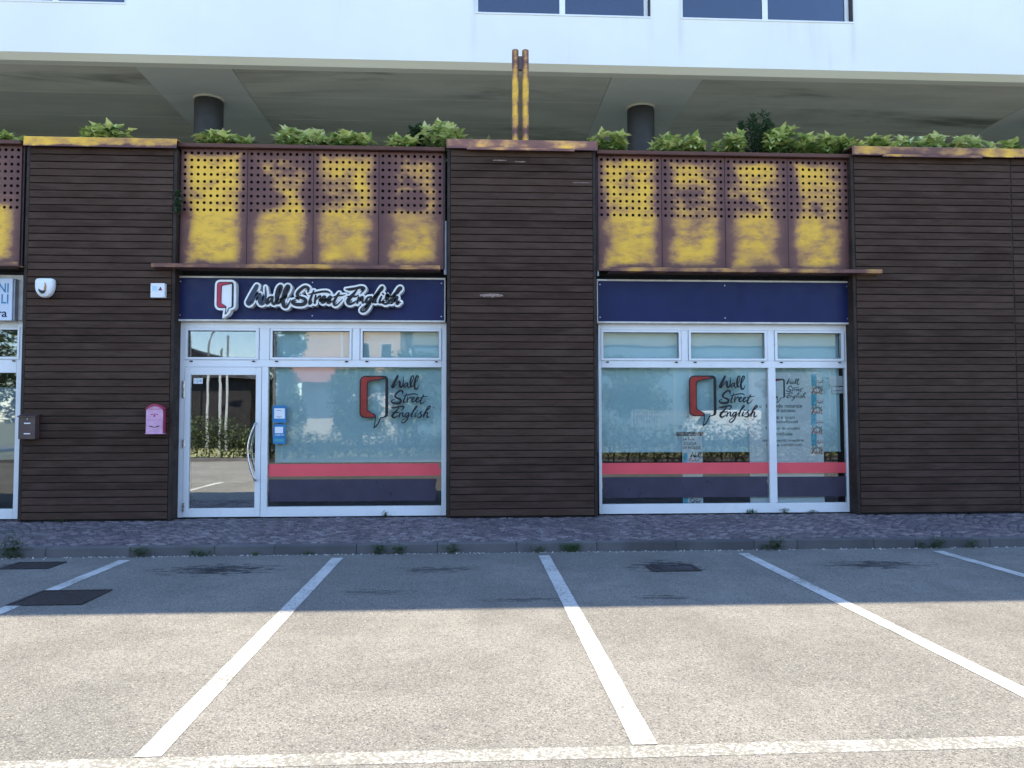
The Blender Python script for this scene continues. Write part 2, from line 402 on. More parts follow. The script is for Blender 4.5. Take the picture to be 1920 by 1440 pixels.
MT['room'] = plain('room_paint', (0.20, 0.20, 0.20), 0.9, 0.05)
MT['room_floor'] = plain('dark_floor', (0.05, 0.05, 0.055), 0.5, 0.1)
MT['vinyl_red'] = plain('red_vinyl', (0.86, 0.105, 0.125), 0.4, 0.04, 2)
MT['bare_wood'] = plain('bare_wood', (0.30, 0.215, 0.18), 0.8, 0.25, 25)
MT['vinyl_dark'] = plain('slate_vinyl', (0.060, 0.052, 0.080), 0.35, 0.1, 3)
MT['poster'] = plain('poster_paper', (0.92, 0.97, 0.97), 0.6, 0.02, 1)
MT['poster_cyan'] = plain('poster_cyan', (0.12, 0.55, 0.72), 0.6, 0.03)
MT['poster_red'] = plain('poster_red', (0.50, 0.14, 0.16), 0.6, 0.03)
MT['poster_grey'] = plain('poster_grey', (0.07, 0.10, 0.13), 0.6, 0.03)
MT['sticker_blue'] = plain('sticker_blue', (0.03, 0.20, 0.45), 0.5, 0.1)
MT['sticker_teal'] = plain('sticker_teal', (0.07, 0.32, 0.36), 0.5, 0.1)
MT['sign_pale'] = plain('pale_sign_face', (0.60, 0.66, 0.76), 0.45, 0.05, 2)
MT['sign_cyan'] = plain('cyan_letter', (0.03, 0.22, 0.42), 0.5, 0.1)
MT['grey_film'] = plain('grey_blue_film', (0.28, 0.34, 0.40), 0.7, 0.05, 2)
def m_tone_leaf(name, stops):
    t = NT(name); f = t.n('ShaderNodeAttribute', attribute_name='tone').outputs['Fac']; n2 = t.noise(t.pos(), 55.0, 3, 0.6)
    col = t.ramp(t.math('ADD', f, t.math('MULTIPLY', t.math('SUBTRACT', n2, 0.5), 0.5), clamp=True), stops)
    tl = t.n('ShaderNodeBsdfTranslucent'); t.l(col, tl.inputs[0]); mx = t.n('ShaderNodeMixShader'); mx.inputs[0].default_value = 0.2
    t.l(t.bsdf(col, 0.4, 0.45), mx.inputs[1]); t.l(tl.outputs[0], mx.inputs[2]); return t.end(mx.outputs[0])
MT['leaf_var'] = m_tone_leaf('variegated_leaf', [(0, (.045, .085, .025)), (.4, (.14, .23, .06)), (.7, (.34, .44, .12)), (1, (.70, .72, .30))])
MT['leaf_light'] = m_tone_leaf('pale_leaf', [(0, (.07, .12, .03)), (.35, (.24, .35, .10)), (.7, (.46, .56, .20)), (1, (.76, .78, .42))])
MT['leaf_dark'] = m_leaf('dark_leaf', (0.035, 0.075, 0.035), (0.06, 0.11, 0.05))
MT['leaf_weed'] = m_leaf('weed_leaf', (0.045, 0.09, 0.03), (0.08, 0.14, 0.04))
MT['leaf_tree'] = m_leaf('tree_leaf', (0.07, 0.12, 0.035), (0.14, 0.19, 0.05))
MT['leaf_hedge'] = m_leaf('hedge_leaf', (0.030, 0.060, 0.016), (0.085, 0.11, 0.032))
MT['bark'] = plain('bark', (0.10, 0.08, 0.06), 0.9, 0.3, 8, 0.1)
MT['dry_leaf'] = plain('dry_leaf', (0.24, 0.19, 0.12), 0.8)
MT['grass_ground'] = plain('dry_grass_ground', (0.20, 0.20, 0.10), 0.95, 0.3, 1.5, 0.1, 0, 0.6, 30)
MT['peach'] = plain('peach_render', (0.72, 0.50, 0.33), 0.85, 0.05, 1)
MT['house_white'] = plain('house_white', (0.78, 0.76, 0.72), 0.85, 0.04, 1)
MT['salmon'] = plain('salmon_render', (0.66, 0.28, 0.22), 0.85, 0.06, 1)
MT['roof_tile'] = plain('roof_tile', (0.30, 0.14, 0.09), 0.85, 0.2, 3)
MT['barn'] = plain('shaded_barn_boards', (0.018, 0.016, 0.018), 0.9, 0.2, 3)
MT['barn_roof'] = plain('dark_slate_roof', (0.03, 0.03, 0.035), 0.8, 0.2, 3)
MT['galv'] = plain('galvanised', (0.42, 0.43, 0.45), 0.5, 0.08, 6, 0.4, 0.3)
MT['van_paint'] = plain('white_van_paint', (0.82, 0.82, 0.82), 0.3, 0.02, 1, 0.5)
MT['tyre'] = plain('tyre_rubber', (0.02, 0.02, 0.02), 0.8)
MT['dark_glass'] = plain('dark_glass', (0.02, 0.022, 0.026), 0.1, 0.05, 1, 0.6)
MT['shelf_rust'] = None

# ------------------------------------------------------------------ planes and levels
YP, YPAN, YS, YG = 0.0, 0.12, 0.20, 0.28
PAVE = 0.115
KERB_Y = -2.41
z_sign1, z_sign0 = ZZ(519, 526, YS), ZZ(604, 606.5, YS)
z_sash1, z_sash0 = ZZ(617, 619, YG), ZZ(675, 676, YG)
z_pane1, z_pane0 = ZZ(689, 689, YG), ZZ(948, 946, YG)
z_pan1, z_pan0 = ZZ(287, 291, YPAN), ZZ(504, 508, YPAN)
z_rim1 = ZZ(277, 282, 0.05)
z_plank1 = 0.5*(Z(284, YP, 980) + Z(291, YP, 1750)); z_cap1 = 0.5*(Z(263, -0.06, 980) + Z(276, -0.06, 1750))
TERR = z_rim1 - 0.10

# ------------------------------------------------------------------ ground, parking lot, pavement
g = structure(BX(-400, 400, -500, 400, -0.6, -0.03).build('ground', MT['grass_ground']))
lot = structure(BX(-60, 60, -17.8, KERB_Y, -0.5, 0.0).build('parking_lot', MT['asphalt']))
yend = -2.66
for xp in (-9.02, -6.52, -4.06, -1.585, 0.885, 3.335, 5.80, 8.25, 10.7):
    m = MB(); n = 60; y0 = -8.06
    for i in range(n):      # slightly ragged long edges
        a = y0 + (yend-y0)*i/n; b = y0 + (yend-y0)*(i+1)/n
        wv = lambda q, s_: 0.004*mnoise.noise(Vector((q*6, xp*3+s_, 1.3)))
        m.face([(xp-.066+wv(a, 0), a, 0.004), (xp+.066+wv(a, 5), a, 0.004), (xp+.066+wv(b, 5), b, 0.004), (xp-.066+wv(b, 0), b, 0.004)])
    m.build('painted_line', MT['paint'], lot, raw=True)
m = MB()
for i in range(120):
    a, b = -12+24*i/120, -12+24*(i+1)/120
    wv = lambda q, s_: 0.006*mnoise.noise(Vector((q*5, s_, 7.7)))
    m.face([(a, -8.20+wv(a, 0), 0.0015), (b, -8.20+wv(b, 0), 0.0015), (b, -8.065+wv(b, 9), 0.0015), (a, -8.065+wv(a, 9), 0.0015)])
m.build('painted_line', MT['paint_worn'], lot, raw=True)

# pavement bed and kerb stones
pave = structure(BX(-30, 30, KERB_Y+0.15, 0.6, -0.4, PAVE-0.012).build('pavement', MT['mortar']))
kerb = structure(BX(-30, 30, KERB_Y+0.012, KERB_Y+0.149, -0.4, PAVE-0.022).build('kerb', MT['mortar']))
x = -13.0; i = 0
while x < 14:
    L = random.choice((0.98, 0.99, 1.0, 1.0, 0.72, 0.55)); dz = random.uniform(-.004, .004); dy = random.uniform(-.006, .006)
    BX(x+.004, x+L-.004, KERB_Y+dy, KERB_Y+.148, -0.10, PAVE+dz).build('kerb_stone', MT['kerb'], kerb, bevel=0.012, seg=2)
    x += L
m = MB(); tones = []
sx_, sy_ = 0.112, 0.098
for r in range(0, 34):
    for c in range(-125, 130):
        u = c*sx_ + (r % 2)*sx_*.5; ph = (u/1.35) % 1.0
        arc = 0.36*(1-(2*ph-1)**2); yy = KERB_Y+0.15 + (r-3.5)*sy_ + arc; slope = 0.36*(-4*(2*ph-1))/1.35
        if yy < KERB_Y+0.15+.05 or yy > 0.24: continue
        ang = math.atan(slope)*0.8 + random.uniform(-.09, .09); w2 = sx_*.5*random.uniform(.78, .96)*math.cos(ang*.5); h2 = sy_*.5*random.uniform(.78, .95)
        ca, sa = math.cos(ang), math.sin(ang); zt = PAVE + random.uniform(-.004, .004)
        u += random.uniform(-.006, .006); yy += random.uniform(-.005, .005)
        tilt = (random.uniform(-.05, .05), random.uniform(-.05, .05))
        b = len(m.v)
        for (k, zz) in ((1.0, -.014), (.84, 0.0)):
            for (a_, b_) in ((-1, -1), (1, -1), (1, 1), (-1, 1)):
                px_, py_ = a_*w2*k*random.uniform(.93, 1.05), b_*h2*k*random.uniform(.93, 1.05)
                m.v.append((u+px_*ca-py_*sa, yy+px_*sa+py_*ca, zt+zz+px_*tilt[0]+py_*tilt[1]))
        for q in range(4): m.f.append((b+q, b+(q+1) % 4, b+4+(q+1) % 4, b+4+q))
        m.f.append((b+4, b+5, b+6, b+7)); tones += [random.random()]*5
cob = m.build('cobbles', MT['cobble'], pave, raw=True); cob['kind'] = 'stuff'
at_ = cob.data.attributes.new('tone', 'FLOAT', 'FACE'); at_.data.foreach_set('value', tones)

# manhole covers
def cover(px, py, wx, wy, label, mt='iron'):
    c = gnd(px, py); t = thing('manhole_cover', (c.x, c.y, 0.0), label, 'manhole cover', 'manhole covers in the parking lot')
    fr = MB()
    for a in ((-wx, wx, -wy, -wy+.04), (-wx, wx, wy-.04, wy), (-wx, -wx+.04, -wy+.04, wy-.04), (wx-.04, wx, -wy+.04, wy-.04)):
        fr.box(c.x+a[0], c.x+a[1], c.y+a[2], c.y+a[3], 0.0005, 0.010)
    fr.build('frame', MT['iron'], t)
    BX(c.x-wx+.044, c.x+wx-.044, c.y-wy+.044, c.y+wy-.044, 0.0005, 0.007).build('lid', MT[mt], t)
    return t
cover(62, 1061, .27, .20, 'dark iron cover nearest the kerb at the far left of the parking lot')
cover(1262, 1066, .27, .17, 'dusty dark cover in a scuffed patch before the wide window', 'dusty_iron')
cover(115, 1121, .33, .30, 'dark iron cover cutting across the leftmost white parking line')

# ------------------------------------------------------------------ timber clad walls
def plank_rows(parent, x0, x1, z0, z1, n, name='plank'):
    h = (z1-z0)/n; me = None
    m_ = MB().box(0, x1-x0, 0, 0.024, 0, h-0.0135)
    me = m_.mesh('plank', Vector((0, 0, 0)), 0.003)
    off = origin_of(parent)
    for k in range(n):
        pk = link(name, me, MT['wood'], parent, Vector((x0, -0.002+random.uniform(-.0025, .0025), z0+k*h+.004+random.uniform(-.0018, .0018)))-off); pk.rotation_euler = (random.uniform(-.02, .02), random.uniform(-.0007, .0007), 0)
def coping(parent, x0, x1, mat, lip=None, dz=0.0):
    z_cap1_, z_plank1_ = z_cap1+dz, z_plank1+dz
    # folded metal coping: top sheet sloping back, front fascia, drip edge
    m_ = MB(); y0 = -0.075
    prof = [(y0, z_plank1_-.01), (y0-.012, z_plank1_-.022), (y0-.016, z_plank1_-.018), (y0-.006, z_plank1_+.0), (y0-.004, z_cap1_-.012), (y0+.012, z_cap1_), (0.42, z_cap1_+.02), (0.42, z_cap1_+.005), (y0+.02, z_cap1_-.02), (y0+.006, z_cap1_-.03)]
    m_.loft([[(x0, p[0], p[1]) for p in prof], [(x1, p[0], p[1]) for p in prof]])
    m_.build('coping', mat, parent, origin=(x0, y0, z_plank1_))
    if lip:
        BX(lip[0], lip[1], y0-.03, y0-.02, z_plank1_-.045, z_plank1_-.004).build('drip_strip', mat, parent, origin=(lip[0], y0, z_plank1_-.045))
def rust_cap(name, W_, thr, seed): return m_rust(name, W_, 0.25, thr, thr, 0.02, 0.5, seed)

def clad_wall(px0, px1, label, capmat, lip=None, joints=(), dz=0.0):
    x0, x1 = X(px0, YP, 640), X(px1, YP, 640)
    t = thing('timber_clad_wall', ((x0+x1)/2, 0, PAVE), label, 'timber wall', 'dark timber clad walls between the shopfronts')
    BX(x0+.02, x1-.02, 0.028, 0.9, PAVE, z_plank1+dz+.06).build('core', MT['black'], t)
    zb = PAVE+.03
    edges = [x0+.055] + [v for j in joints for v in (X(j, YP, 640)-.012, X(j, YP, 640)+.012)] + [x1-.055]
    for a, b in zip(edges[::2], edges[1::2]): plank_rows(t, a, b, zb, z_plank1+dz-.005, 51)
    for a, b in ((x0, x0+.05), (x1-.05, x1)): BX(a, b, 0.004, 0.05, PAVE+.01, z_plank1+dz-.006).build('corner_board', MT['wood_dark'], t, bevel=.004)
    for j in joints:
        q = X(j, YP, 640); BX(q-.009, q+.009, 0.006, 0.027, zb, z_plank1-.006).build('joint_strip', MT['wood_dark'], t)
    # returns at the sides
    for a, b in ((x0+.003, x0+.02), (x1-.02, x1-.003)): BX(a, b, 0.052, 0.5, PAVE+.01, z_plank1+dz-.01).build('side_return', MT['wood_dark'], t)
    coping(t, x0-.01, x1+.02, capmat, lip, dz)
    return t, x0, x1
capA = rust_cap('coping_ochre', 2.6, 0.42, 1.0); capB = m_rust('coping_purple', 2.4, .25, .58, .58, .02, .5, 2.0, 1.5); capC = rust_cap('coping_mottled', 4.6, 0.50, 3.0)
P1, P1a, P1b = clad_wall(41, 326, 'dark timber wall carrying the pink letterbox and the white siren', capA, dz=-.075)
P2, P2a, P2b = clad_wall(838, 1119, 'dark timber wall between the door bay and the window bay, under twin posts', capB, (X(875, -.1, 280), X(1077, -.1, 280)))
P3, P3a, P3b = clad_wall(1602, 2150, 'wide dark timber wall to the right of the window bay, with a vertical joint', capC, (X(1655, -.1, 300), X(1842, -.1, 300)), joints=(1904,))
# chipped paint spots on the middle wall
def chip(px0, px1, py0, py1, seed):
    random.seed(seed); n = 14; top = []; bot = []
    for i in range(n+1):
        q = i/n; xx = X(px0+(px1-px0)*q, -.004, 555); e = max(.05, math.sin(math.pi*q))**.25
        mid = .5*(py0+py1); top.append((xx, Z(mid-(mid-py0)*e*random.uniform(.85, 1), -.004))); bot.append((xx, Z(mid+(py1-mid)*e*random.uniform(.25, 1), -.004)))
    return MB().prism([bot+top[::-1]], -.0058, -.0032)
for a in ((900, 943, 550.5, 558.5, 1), (924, 950, 299.8, 302.5, 3), (966, 986, 302, 304.5, 4), (1075, 1110, 340, 341.5, 5)): chip(*a).build('bare_wood_chip', MT['bare_wood'], P2)

# ------------------------------------------------------------------ perforated rusted parapets
def panel_mesh(W, H, cols, rows, fz0, fz1, r):
    """plate with real round holes; rows of holes from fz0 to fz1 (fractions of H)"""
    m = MB(); th = 0.006; N = 12
    px = W*0.985/cols; x00 = (W-px*cols)/2; pz = (fz1-fz0)*H/(rows-1)
    zlo = fz0*H-pz/2; zhi = fz1*H+pz/2
    ring = [(math.cos(2*math.pi*(k+.5)/N), math.sin(2*math.pi*(k+.5)/N)) for k in range(N)]
    def sq(c):   # project ring point onto cell border
        k = max(abs(c[0]), abs(c[1])); return c[0]/k, c[1]/k
    for i in range(cols):
        for j in range(rows):
            cx = x00+px*(i+.5); cz = zlo+pz*(j+.5); b = len(m.v)
            for c in ring: s_ = sq(c); m.v.append((cx+s_[0]*px/2, 0, cz+s_[1]*pz/2))
            for c in ring: m.v.append((cx+c[0]*r, 0, cz+c[1]*r))
            for c in ring: m.v.append((cx+c[0]*r, th, cz+c[1]*r))
            for k in range(N):
                k2 = (k+1) % N
                m.f.append((b+k, b+k2, b+N+k2, b+N+k)); m.f.append((b+N+k, b+N+k2, b+2*N+k2, b+2*N+k))
            # corners of the cell
            for (a_, b_) in ((1, 1), (-1, 1), (-1, -1), (1, -1)):
                ks = [k for k in range(N) if ring[k][0]*a_ > 0 and ring[k][1]*b_ > 0]
                best = None
                for k in range(N):
                    k2 = (k+1) % N; s1, s2 = sq(ring[k]), sq(ring[k2])
                    on1 = abs(abs(s1[0])-1) < 1e-6 and s1[0]*a_ > 0; on2 = abs(abs(s2[0])-1) < 1e-6 and s2[0]*a_ > 0
                    if on1 != on2 and s1[1]*b_ > 0 and s2[1]*b_ > 0: best = (k, k2)
                if best:
                    m.v.append((cx+a_*px/2, 0, cz+b_*pz/2)); m.f.append((b+best[0], len(m.v)-1, b+best[1]))
    def rect(xa, xb, za, zb): m.face([(xa, 0, za), (xb, 0, za), (xb, 0, zb), (xa, 0, zb)])
    rect(0, W, 0, zlo); rect(0, W, zhi, H); rect(0, x00, zlo, zhi); rect(W-x00, W, zlo, zhi)
    # folded side edges give the plate its thickness
    for xa in (0, W): m.face([(xa, 0, 0), (xa, .03, 0), (xa, .03, H), (xa, 0, H)])
    for za in (0, H): m.face([(0, 0, za), (W, 0, za), (W, .03, za), (0, .03, za)])
    return m
def parapet(px0, px1, n, params, label, barpx, seed):
    x0, x1 = X(px0, YPAN, 400), X(px1, YPAN, 400)
    t = thing('rusted_parapet', ((x0+x1)/2, YPAN, z_pan0), label, 'parapet', 'perforated rusted parapets above the shopfronts')
    off = origin_of(t); pw = (x1-x0)/n; H = z_pan1-z_pan0; gap = .008
    shared = panel_mesh(pw-gap, H, 10, 9, .484, .965, .0245)
    me0 = None
    for k in range(n):
        mat = m_rust('weathered_plate', pw-gap, H, *params[k], seed+k*1.37, 1.0, 0.46)
        me = bpy.data.meshes.new('panel'); me.from_pydata(shared.v, [], shared.f)
        bm = bmesh.new(); bm.from_mesh(me); bmesh.ops.remove_doubles(bm, verts=bm.verts, dist=1e-5); bmesh.ops.recalc_face_normals(bm, faces=bm.faces); bm.to_mesh(me); bm.free()
        link('panel', me, mat, t, Vector((x0+k*pw+gap/2, YPAN+random.uniform(-.003, .003), z_pan0))-off)
    for k in range(n+1):   # dark mullions behind the plate joints
        BX(x0+k*pw-.02, x0+k*pw+.02, YPAN+.034, YPAN+.08, z_pan0, z_pan1).build('mullion', MT['brown_metal'], t)
    rivet = MB().loft([[(.006*math.cos(a*.785), 0, .006*math.sin(a*.785)) for a in range(8)], [(.004*math.cos(a*.785), -.004, .004*math.sin(a*.785)) for a in range(8)]]).mesh('rivet')
    for k in range(n):
        for fx in (.035, .965):
            for fz in (.04, .22, .38): link('rivet', rivet, MT['brown_metal'], t, Vector((x0+k*pw+gap/2+(pw-gap)*fx, YPAN-.004, z_pan0+H*fz))-off)
    rim = m_rust('rim_rust', x1-x0, .12, .75, .75, .02, .5, seed+9, .8)
    pr = [(0.03, z_pan1+.004), (0.02, z_rim1), (0.10, z_rim1+.012), (0.5, z_rim1+.012), (0.5, z_rim1-.01), (0.11, z_rim1-.01), (0.11, z_pan1+.004)]
    MB().loft([[(x0-.02, a, b) for a, b in pr], [(x1+.02, a, b) for a, b in pr]]).build('top_rail', rim, t, origin=(x0, .03, z_pan1))
    BX(x0-.02, x1+.02, .30, .34, z_pan0-.05, z_rim1-.012).build('planter_wall', MT['black'], t)
    # projecting ledge under the plates, running on past the bay
    a, b = barpx; zl0, zl1 = z_pan0-.055, z_pan0+.005; yb = -0.15
    bm_ = m_rust('ledge_rust', abs(b-a), .06, .57, .57, .006, .5, seed+4)
    pr = [(yb, zl0), (yb, zl1), (yb+.012, zl1), (yb+.012, zl0+.014), (-.012, zl0+.014), (-.012, zl0)]
    MB().loft([[(a, p, q) for p, q in pr], [(b, p, q) for p, q in pr]]).build('ledge', bm_, t, origin=(a, yb, zl0))
    c, d = max(a, x0), min(b, x1)
    BX(c, d, -.0115, YPAN+.03, zl0+.001, zl0+.013).build('ledge_web', MT['brown_metal'], t)
    return t, x0, x1
Y1 = (0.36, 0.28, .15, .49); PU = (0.56, 0.32, .17, .49); MX = (0.48, 0.30, .16, .49)
B1, b1a, b1b = parapet(338, 832, 4, [(0.38, .38, .13, .49), (.56, .48, .16, .49), (.43, .47, .15, .49), (.61, .52, .16, .49)], 'rusted perforated parapet above the lettered blue sign, ochre plates with purple edges', (X(283, -.15, 505), X(825, -.15, 505)), 11)
B2, b2a, b2b = parapet(1121, 1594, 4, [(.42, .38, .13, .49), (.50, .48, .16, .49), (.48, .47, .16, .49), (.46, .46, .15, .49)], 'rusted perforated parapet above the blank blue sign', (X(1145, -.15, 510), X(1655, -.15, 510)), 31)
B0, b0a, b0b = parapet(-455, 39, 4, [(.45, .3, .15, .49), (.6, .3, .15, .49), (.5, .3, .15, .49), (.62, .34, .15, .49)], 'rusted perforated parapet cut by the left edge of the photo', (X(-455, -.15, 510), X(41, -.05, 510)), 51)

# thin zinc strips beside the plates
for k, (a, b) in enumerate(((832.5, 837), (1119.5, 1122.5))):
    tag(BX(X(a, .16, 460), X(b, .16, 460), .155, .165, z_pan0-.08, Z(416, .16)).build('flashing_strip', MT['zinc']), ['grey metal strip beside the plates of the parapet above the lettered sign', 'grey metal strip on the left edge of the parapet above the blank sign'][k], 'flashing', 'grey strips at the parapet ends')

# ------------------------------------------------------------------ blue fascia signs
def stroke(pts, n=6):
    P = [Vector(p) for p in pts]; out = []
    for i in range(len(P)-1):
        p0, p1, p2, p3 = P[max(i-1, 0)], P[i], P[i+1], P[min(i+2, len(P)-1)]
        for k in range(n):
            s_ = k/n
            out.append(0.5*((2*p1)+(p2-p0)*s_+(2*p0-5*p1+4*p2-p3)*s_*s_+(3*p1-p0-3*p2+p3)*s_**3))
    out.append(P[-1]); return out
# hand brushed lettering, one list of strokes (x, y, width) per letter
LET = {
'Wall': [
 [[(952,198,46),(905,290,60),(852,388,62),(838,418,52),(862,428,34),(925,362,18),(985,300,26),(1000,330,42),(997,388,50),(1018,424,46),(1056,395,34),(1074,305,26),(1069,205,10)]],
 [[(1172,338,24),(1125,345,24),(1085,398,28),(1102,425,22),(1148,378,22),(1168,342,20)],[(1172,345,22),(1164,400,28),(1190,432,24),(1222,408,12)]],
 [[(1222,405,12),(1268,300,18),(1294,215,24),(1272,190,26),(1240,232,34),(1224,330,42),(1240,412,36),(1276,408,16)]],
 [[(1286,385,12),(1366,285,20),(1394,212,28),(1366,192,28),(1332,262,38),(1312,370,44),(1322,448,42),(1358,464,32),(1394,420,18),(1414,372,8)]]],
'Street': [
 [[(1062,585,20),(1066,528,40),(1014,506,40),(940,560,44),(902,622,44),(934,662,36),(1012,694,44),(1030,742,48),(980,778,50),(880,776,46),(828,748,34),(842,714,22),(905,690,10)]],
 [[(1150,562,18),(1116,650,30),(1086,740,32),(1094,772,24),(1128,742,10)],[(1076,622,12),(1160,604,26),(1260,580,28),(1350,578,28),(1394,602,16)]],
 [[(1180,640,22),(1172,700,32),(1166,758,28)],[(1170,730,10),(1214,665,18),(1248,648,30),(1246,676,14)]],
 [[(1256,710,14),(1308,685,24),(1322,658,24),(1296,652,24),(1268,702,32),(1284,752,30),(1342,722,14)]],
 [[(1346,714,14),(1398,688,24),(1412,660,24),(1386,653,24),(1358,706,32),(1374,756,30),(1448,712,12)]],
 [[(1530,598,24),(1490,662,32),(1452,742,34),(1464,786,30),(1502,780,20),(1552,730,12),(1582,690,6)],[(1430,664,10),(1510,642,22),(1570,634,18),(1626,622,6)]]],
'English': [
 [[(815,880,14),(872,886,38),(960,872,36),(1050,854,36),(1098,868,34),(1076,912,22),(1040,948,10)],[(990,888,18),(930,960,40),(878,1012,48),(848,1062,48),(870,1096,42),(922,1090,30),(985,1050,12)],[(836,992,12),(900,986,26),(968,990,24),(1012,968,10)]],
 [[(1016,996,20),(1004,1050,30),(992,1088,26)],[(998,1062,10),(1046,1002,18),(1078,1000,28),(1072,1050,30),(1086,1082,24),(1118,1056,10)]],
 [[(1204,996,22),(1160,1002,24),(1124,1052,28),(1140,1084,24),(1182,1044,20),(1206,1002,20)],[(1216,990,20),(1196,1070,30),(1160,1150,30),(1102,1210,28),(1054,1206,22),(1060,1168,18),(1122,1120,14),(1216,1064,10)]],
 [[(1216,1064,10),(1316,950,18),(1386,872,24),(1376,845,22),(1340,890,28),(1286,1000,34),(1264,1070,30),(1292,1078,16)]],
 [[(1370,988,22),(1346,1040,30),(1344,1080,26),(1378,1062,10)],[(1388,944,20),(1402,956,22)]],
 [[(1378,1062,10),(1440,1004,16),(1492,960,28),(1462,986,20),(1474,1030,30),(1480,1076,32),(1432,1096,30),(1388,1088,16)]],
 [[(1500,1066,12),(1580,966,18),(1668,884,26),(1668,850,26),(1630,868,28),(1572,970,32),(1528,1086,30)],[(1534,1066,10),(1588,992,18),(1618,1000,28),(1602,1062,30),(1616,1100,26),(1672,1066,8)]]]}
WBOX = {'Wall': (808, 190, 1414, 480), 'Street': (812, 490, 1626, 795), 'English': (812, 845, 1690, 1222)}
BUB_O = [(165,290),(172,240),(200,195),(245,172),(300,165),(660,165),(715,172),(750,198),(768,262),(768,955),(758,1010),(735,1040),(690,1056),(622,1068),(604,1100),(565,1190),(515,1255),(455,1290),(476,1180),(489,1062),(270,1062),(220,1048),(180,1010),(162,960)]
BUB_I = [(338,350),(346,315),(370,297),(430,283),(692,234),(704,248),(704,985),(694,1020),(670,1035),(598,1048),(572,1110),(540,1180),(485,1245),(504,1130),(510,1015),(500,990),(345,902),(334,870)]
BUB_R = [(190,295),(200,240),(225,208),(262,194),(520,190),(690,206),(420,262),(352,280),(322,310),(314,350),(314,890),(330,915),(472,998),(476,1040),(275,1040),(232,1028),(200,995),(188,950)]
BBOX = (162, 165, 768, 1290)

def ribbon(pts, f, extra, y0, y1, kx=1.0, n=5):
    """brush stroke outline -> prism; f maps trace units to x,z; extra metres on each side"""
    S = stroke(pts, n); C = []; Wd = []
    for q in S:
        C.append(Vector(f(q.x, q.y))); Wd.append(max(1.0, q.z)*f.k*0.5*kx+extra)
    L, Rr = [], []
    for i, c in enumerate(C):
        t_ = (C[min(i+1, len(C)-1)]-C[max(i-1, 0)]).normalized(); nrm = Vector((-t_.y, t_.x))
        L.append(c+nrm*Wd[i]); Rr.append(c-nrm*Wd[i])
    m_ = MB(); b = 0
    n_ = len(C)
    def capf(i, sgn):
        t_ = (C[1]-C[0]).normalized() if i == 0 else (C[-1]-C[-2]).normalized()
        t_ = -t_ if i == 0 else t_; nrm = Vector((-t_.y, t_.x)); out = []
        for k in range(1, 5):
            a = math.pi*k/5; out.append(C[i]+(nrm*math.cos(a)+t_*math.sin(a))*Wd[i])
        return out
    # quads front/back and walls; rounded ends
    def quadstrip(y, rev):
        base = len(m_.v)
        for i in range(n_): m_.v.append((L[i].x, y, L[i].y)); m_.v.append((Rr[i].x, y, Rr[i].y))
        for i in range(n_-1):
            a = base+2*i; fc = (a, a+1, a+3, a+2); m_.f.append(fc[::-1] if rev else fc)
        return base
    e0, e1 = capf(0, 1), capf(n_-1, 1)
    loop = [L[i] for i in range(n_)] + e1 + [Rr[i] for i in range(n_-1, -1, -1)] + e0
    base = quadstrip(y0, False)
    for pts_, last, first in ((e1, L[-1], Rr[-1]), (e0, Rr[0], L[0])):
        m_.face([(p.x, y0, p.y) for p in [last]+pts_+[first]])
    if y1 is not None:
        lb = len(m_.v); k = len(loop)
        for p in loop: m_.v.append((p.x, y0+.0001, p.y))
        for p in loop: m_.v.append((p.x, y1, p.y))
        for i in range(k): m_.f.append((lb+i, lb+(i+1) % k, lb+k+(i+1) % k, lb+k+i))
    return m_
class Map:
    def __init__(s, box, x0, x1, z0, z1):
        s.b = box; s.x0, s.x1, s.z0, s.z1 = x0, x1, z0, z1
        s.k = 0.5*((x1-x0)/(box[2]-box[0]) + (z1-z0)/(box[3]-box[1]))
    def __call__(s, u, v):
        b = s.b; return (s.x0+(u-b[0])/(b[2]-b[0])*(s.x1-s.x0), s.z1-(v-b[1])/(b[3]-b[1])*(s.z1-s.z0))
def word(parent, w_, f, y, mat, kx=1.0, border=0.0, depth=0.0, bmat=None, n=5, name='letter', mats=None):
    for li, letter in enumerate(LET[w_]):
        m1 = MB(); m2 = MB()
        for si, st in enumerate(letter):
            e = (li*3+si)*0.00035
            if border:
                r_ = ribbon(st, f, border, y-e*.8, y+depth, kx, n); o_ = len(m2.v); m2.v += r_.v; m2.f += [tuple(i+o_ for i in q) for q in r_.f]
                r_ = ribbon(st, f, 0, y-.010-e, y-.0095, kx, n)
            else: r_ = ribbon(st, f, 0, y-e, None, kx, n)
            o_ = len(m1.v); m1.v += r_.v; m1.f += [tuple(i+o_ for i in q) for q in r_.f]
        if border:
            b_ = m2.build(name, bmat, parent, raw=True); m1.build('letter_face', mats[li] if mats else mat, b_, raw=True)
        else: m1.build(name, mats[li] if mats else mat, parent, raw=True)

def text_mesh(body, x0, x1, z0, z1, y, mat, parent, name='lettering', thick=0.0, shear=0.0, bold=0.0):
    cu = bpy.data.curves.new('txt', 'FONT'); cu.body = body; cu.size = 1.0; cu.resolution_u = 3; cu.shear = shear; cu.offset = bold; cu.extrude = 0
    o = bpy.data.objects.new('txt', cu); COL.objects.link(o)
    dg = bpy.context.evaluated_depsgraph_get(); dg.update()
    me = bpy.data.meshes.new_from_object(o.evaluated_get(dg)); bpy.data.objects.remove(o); bpy.data.curves.remove(cu)
    xs = [v.co.x for v in me.vertices]; ys = [v.co.y for v in me.vertices]
    ax, bx_, ay, by = min(xs), max(xs), min(ys), max(ys); off = origin_of(parent)
    for v in me.vertices:
        v.co = Vector((x0+(v.co.x-ax)/(bx_-ax)*(x1-x0), y, z0+(v.co.y-ay)/(by-ay)*(z1-z0))) - off
    me.materials.clear()
    return link(name, me, mat, parent)

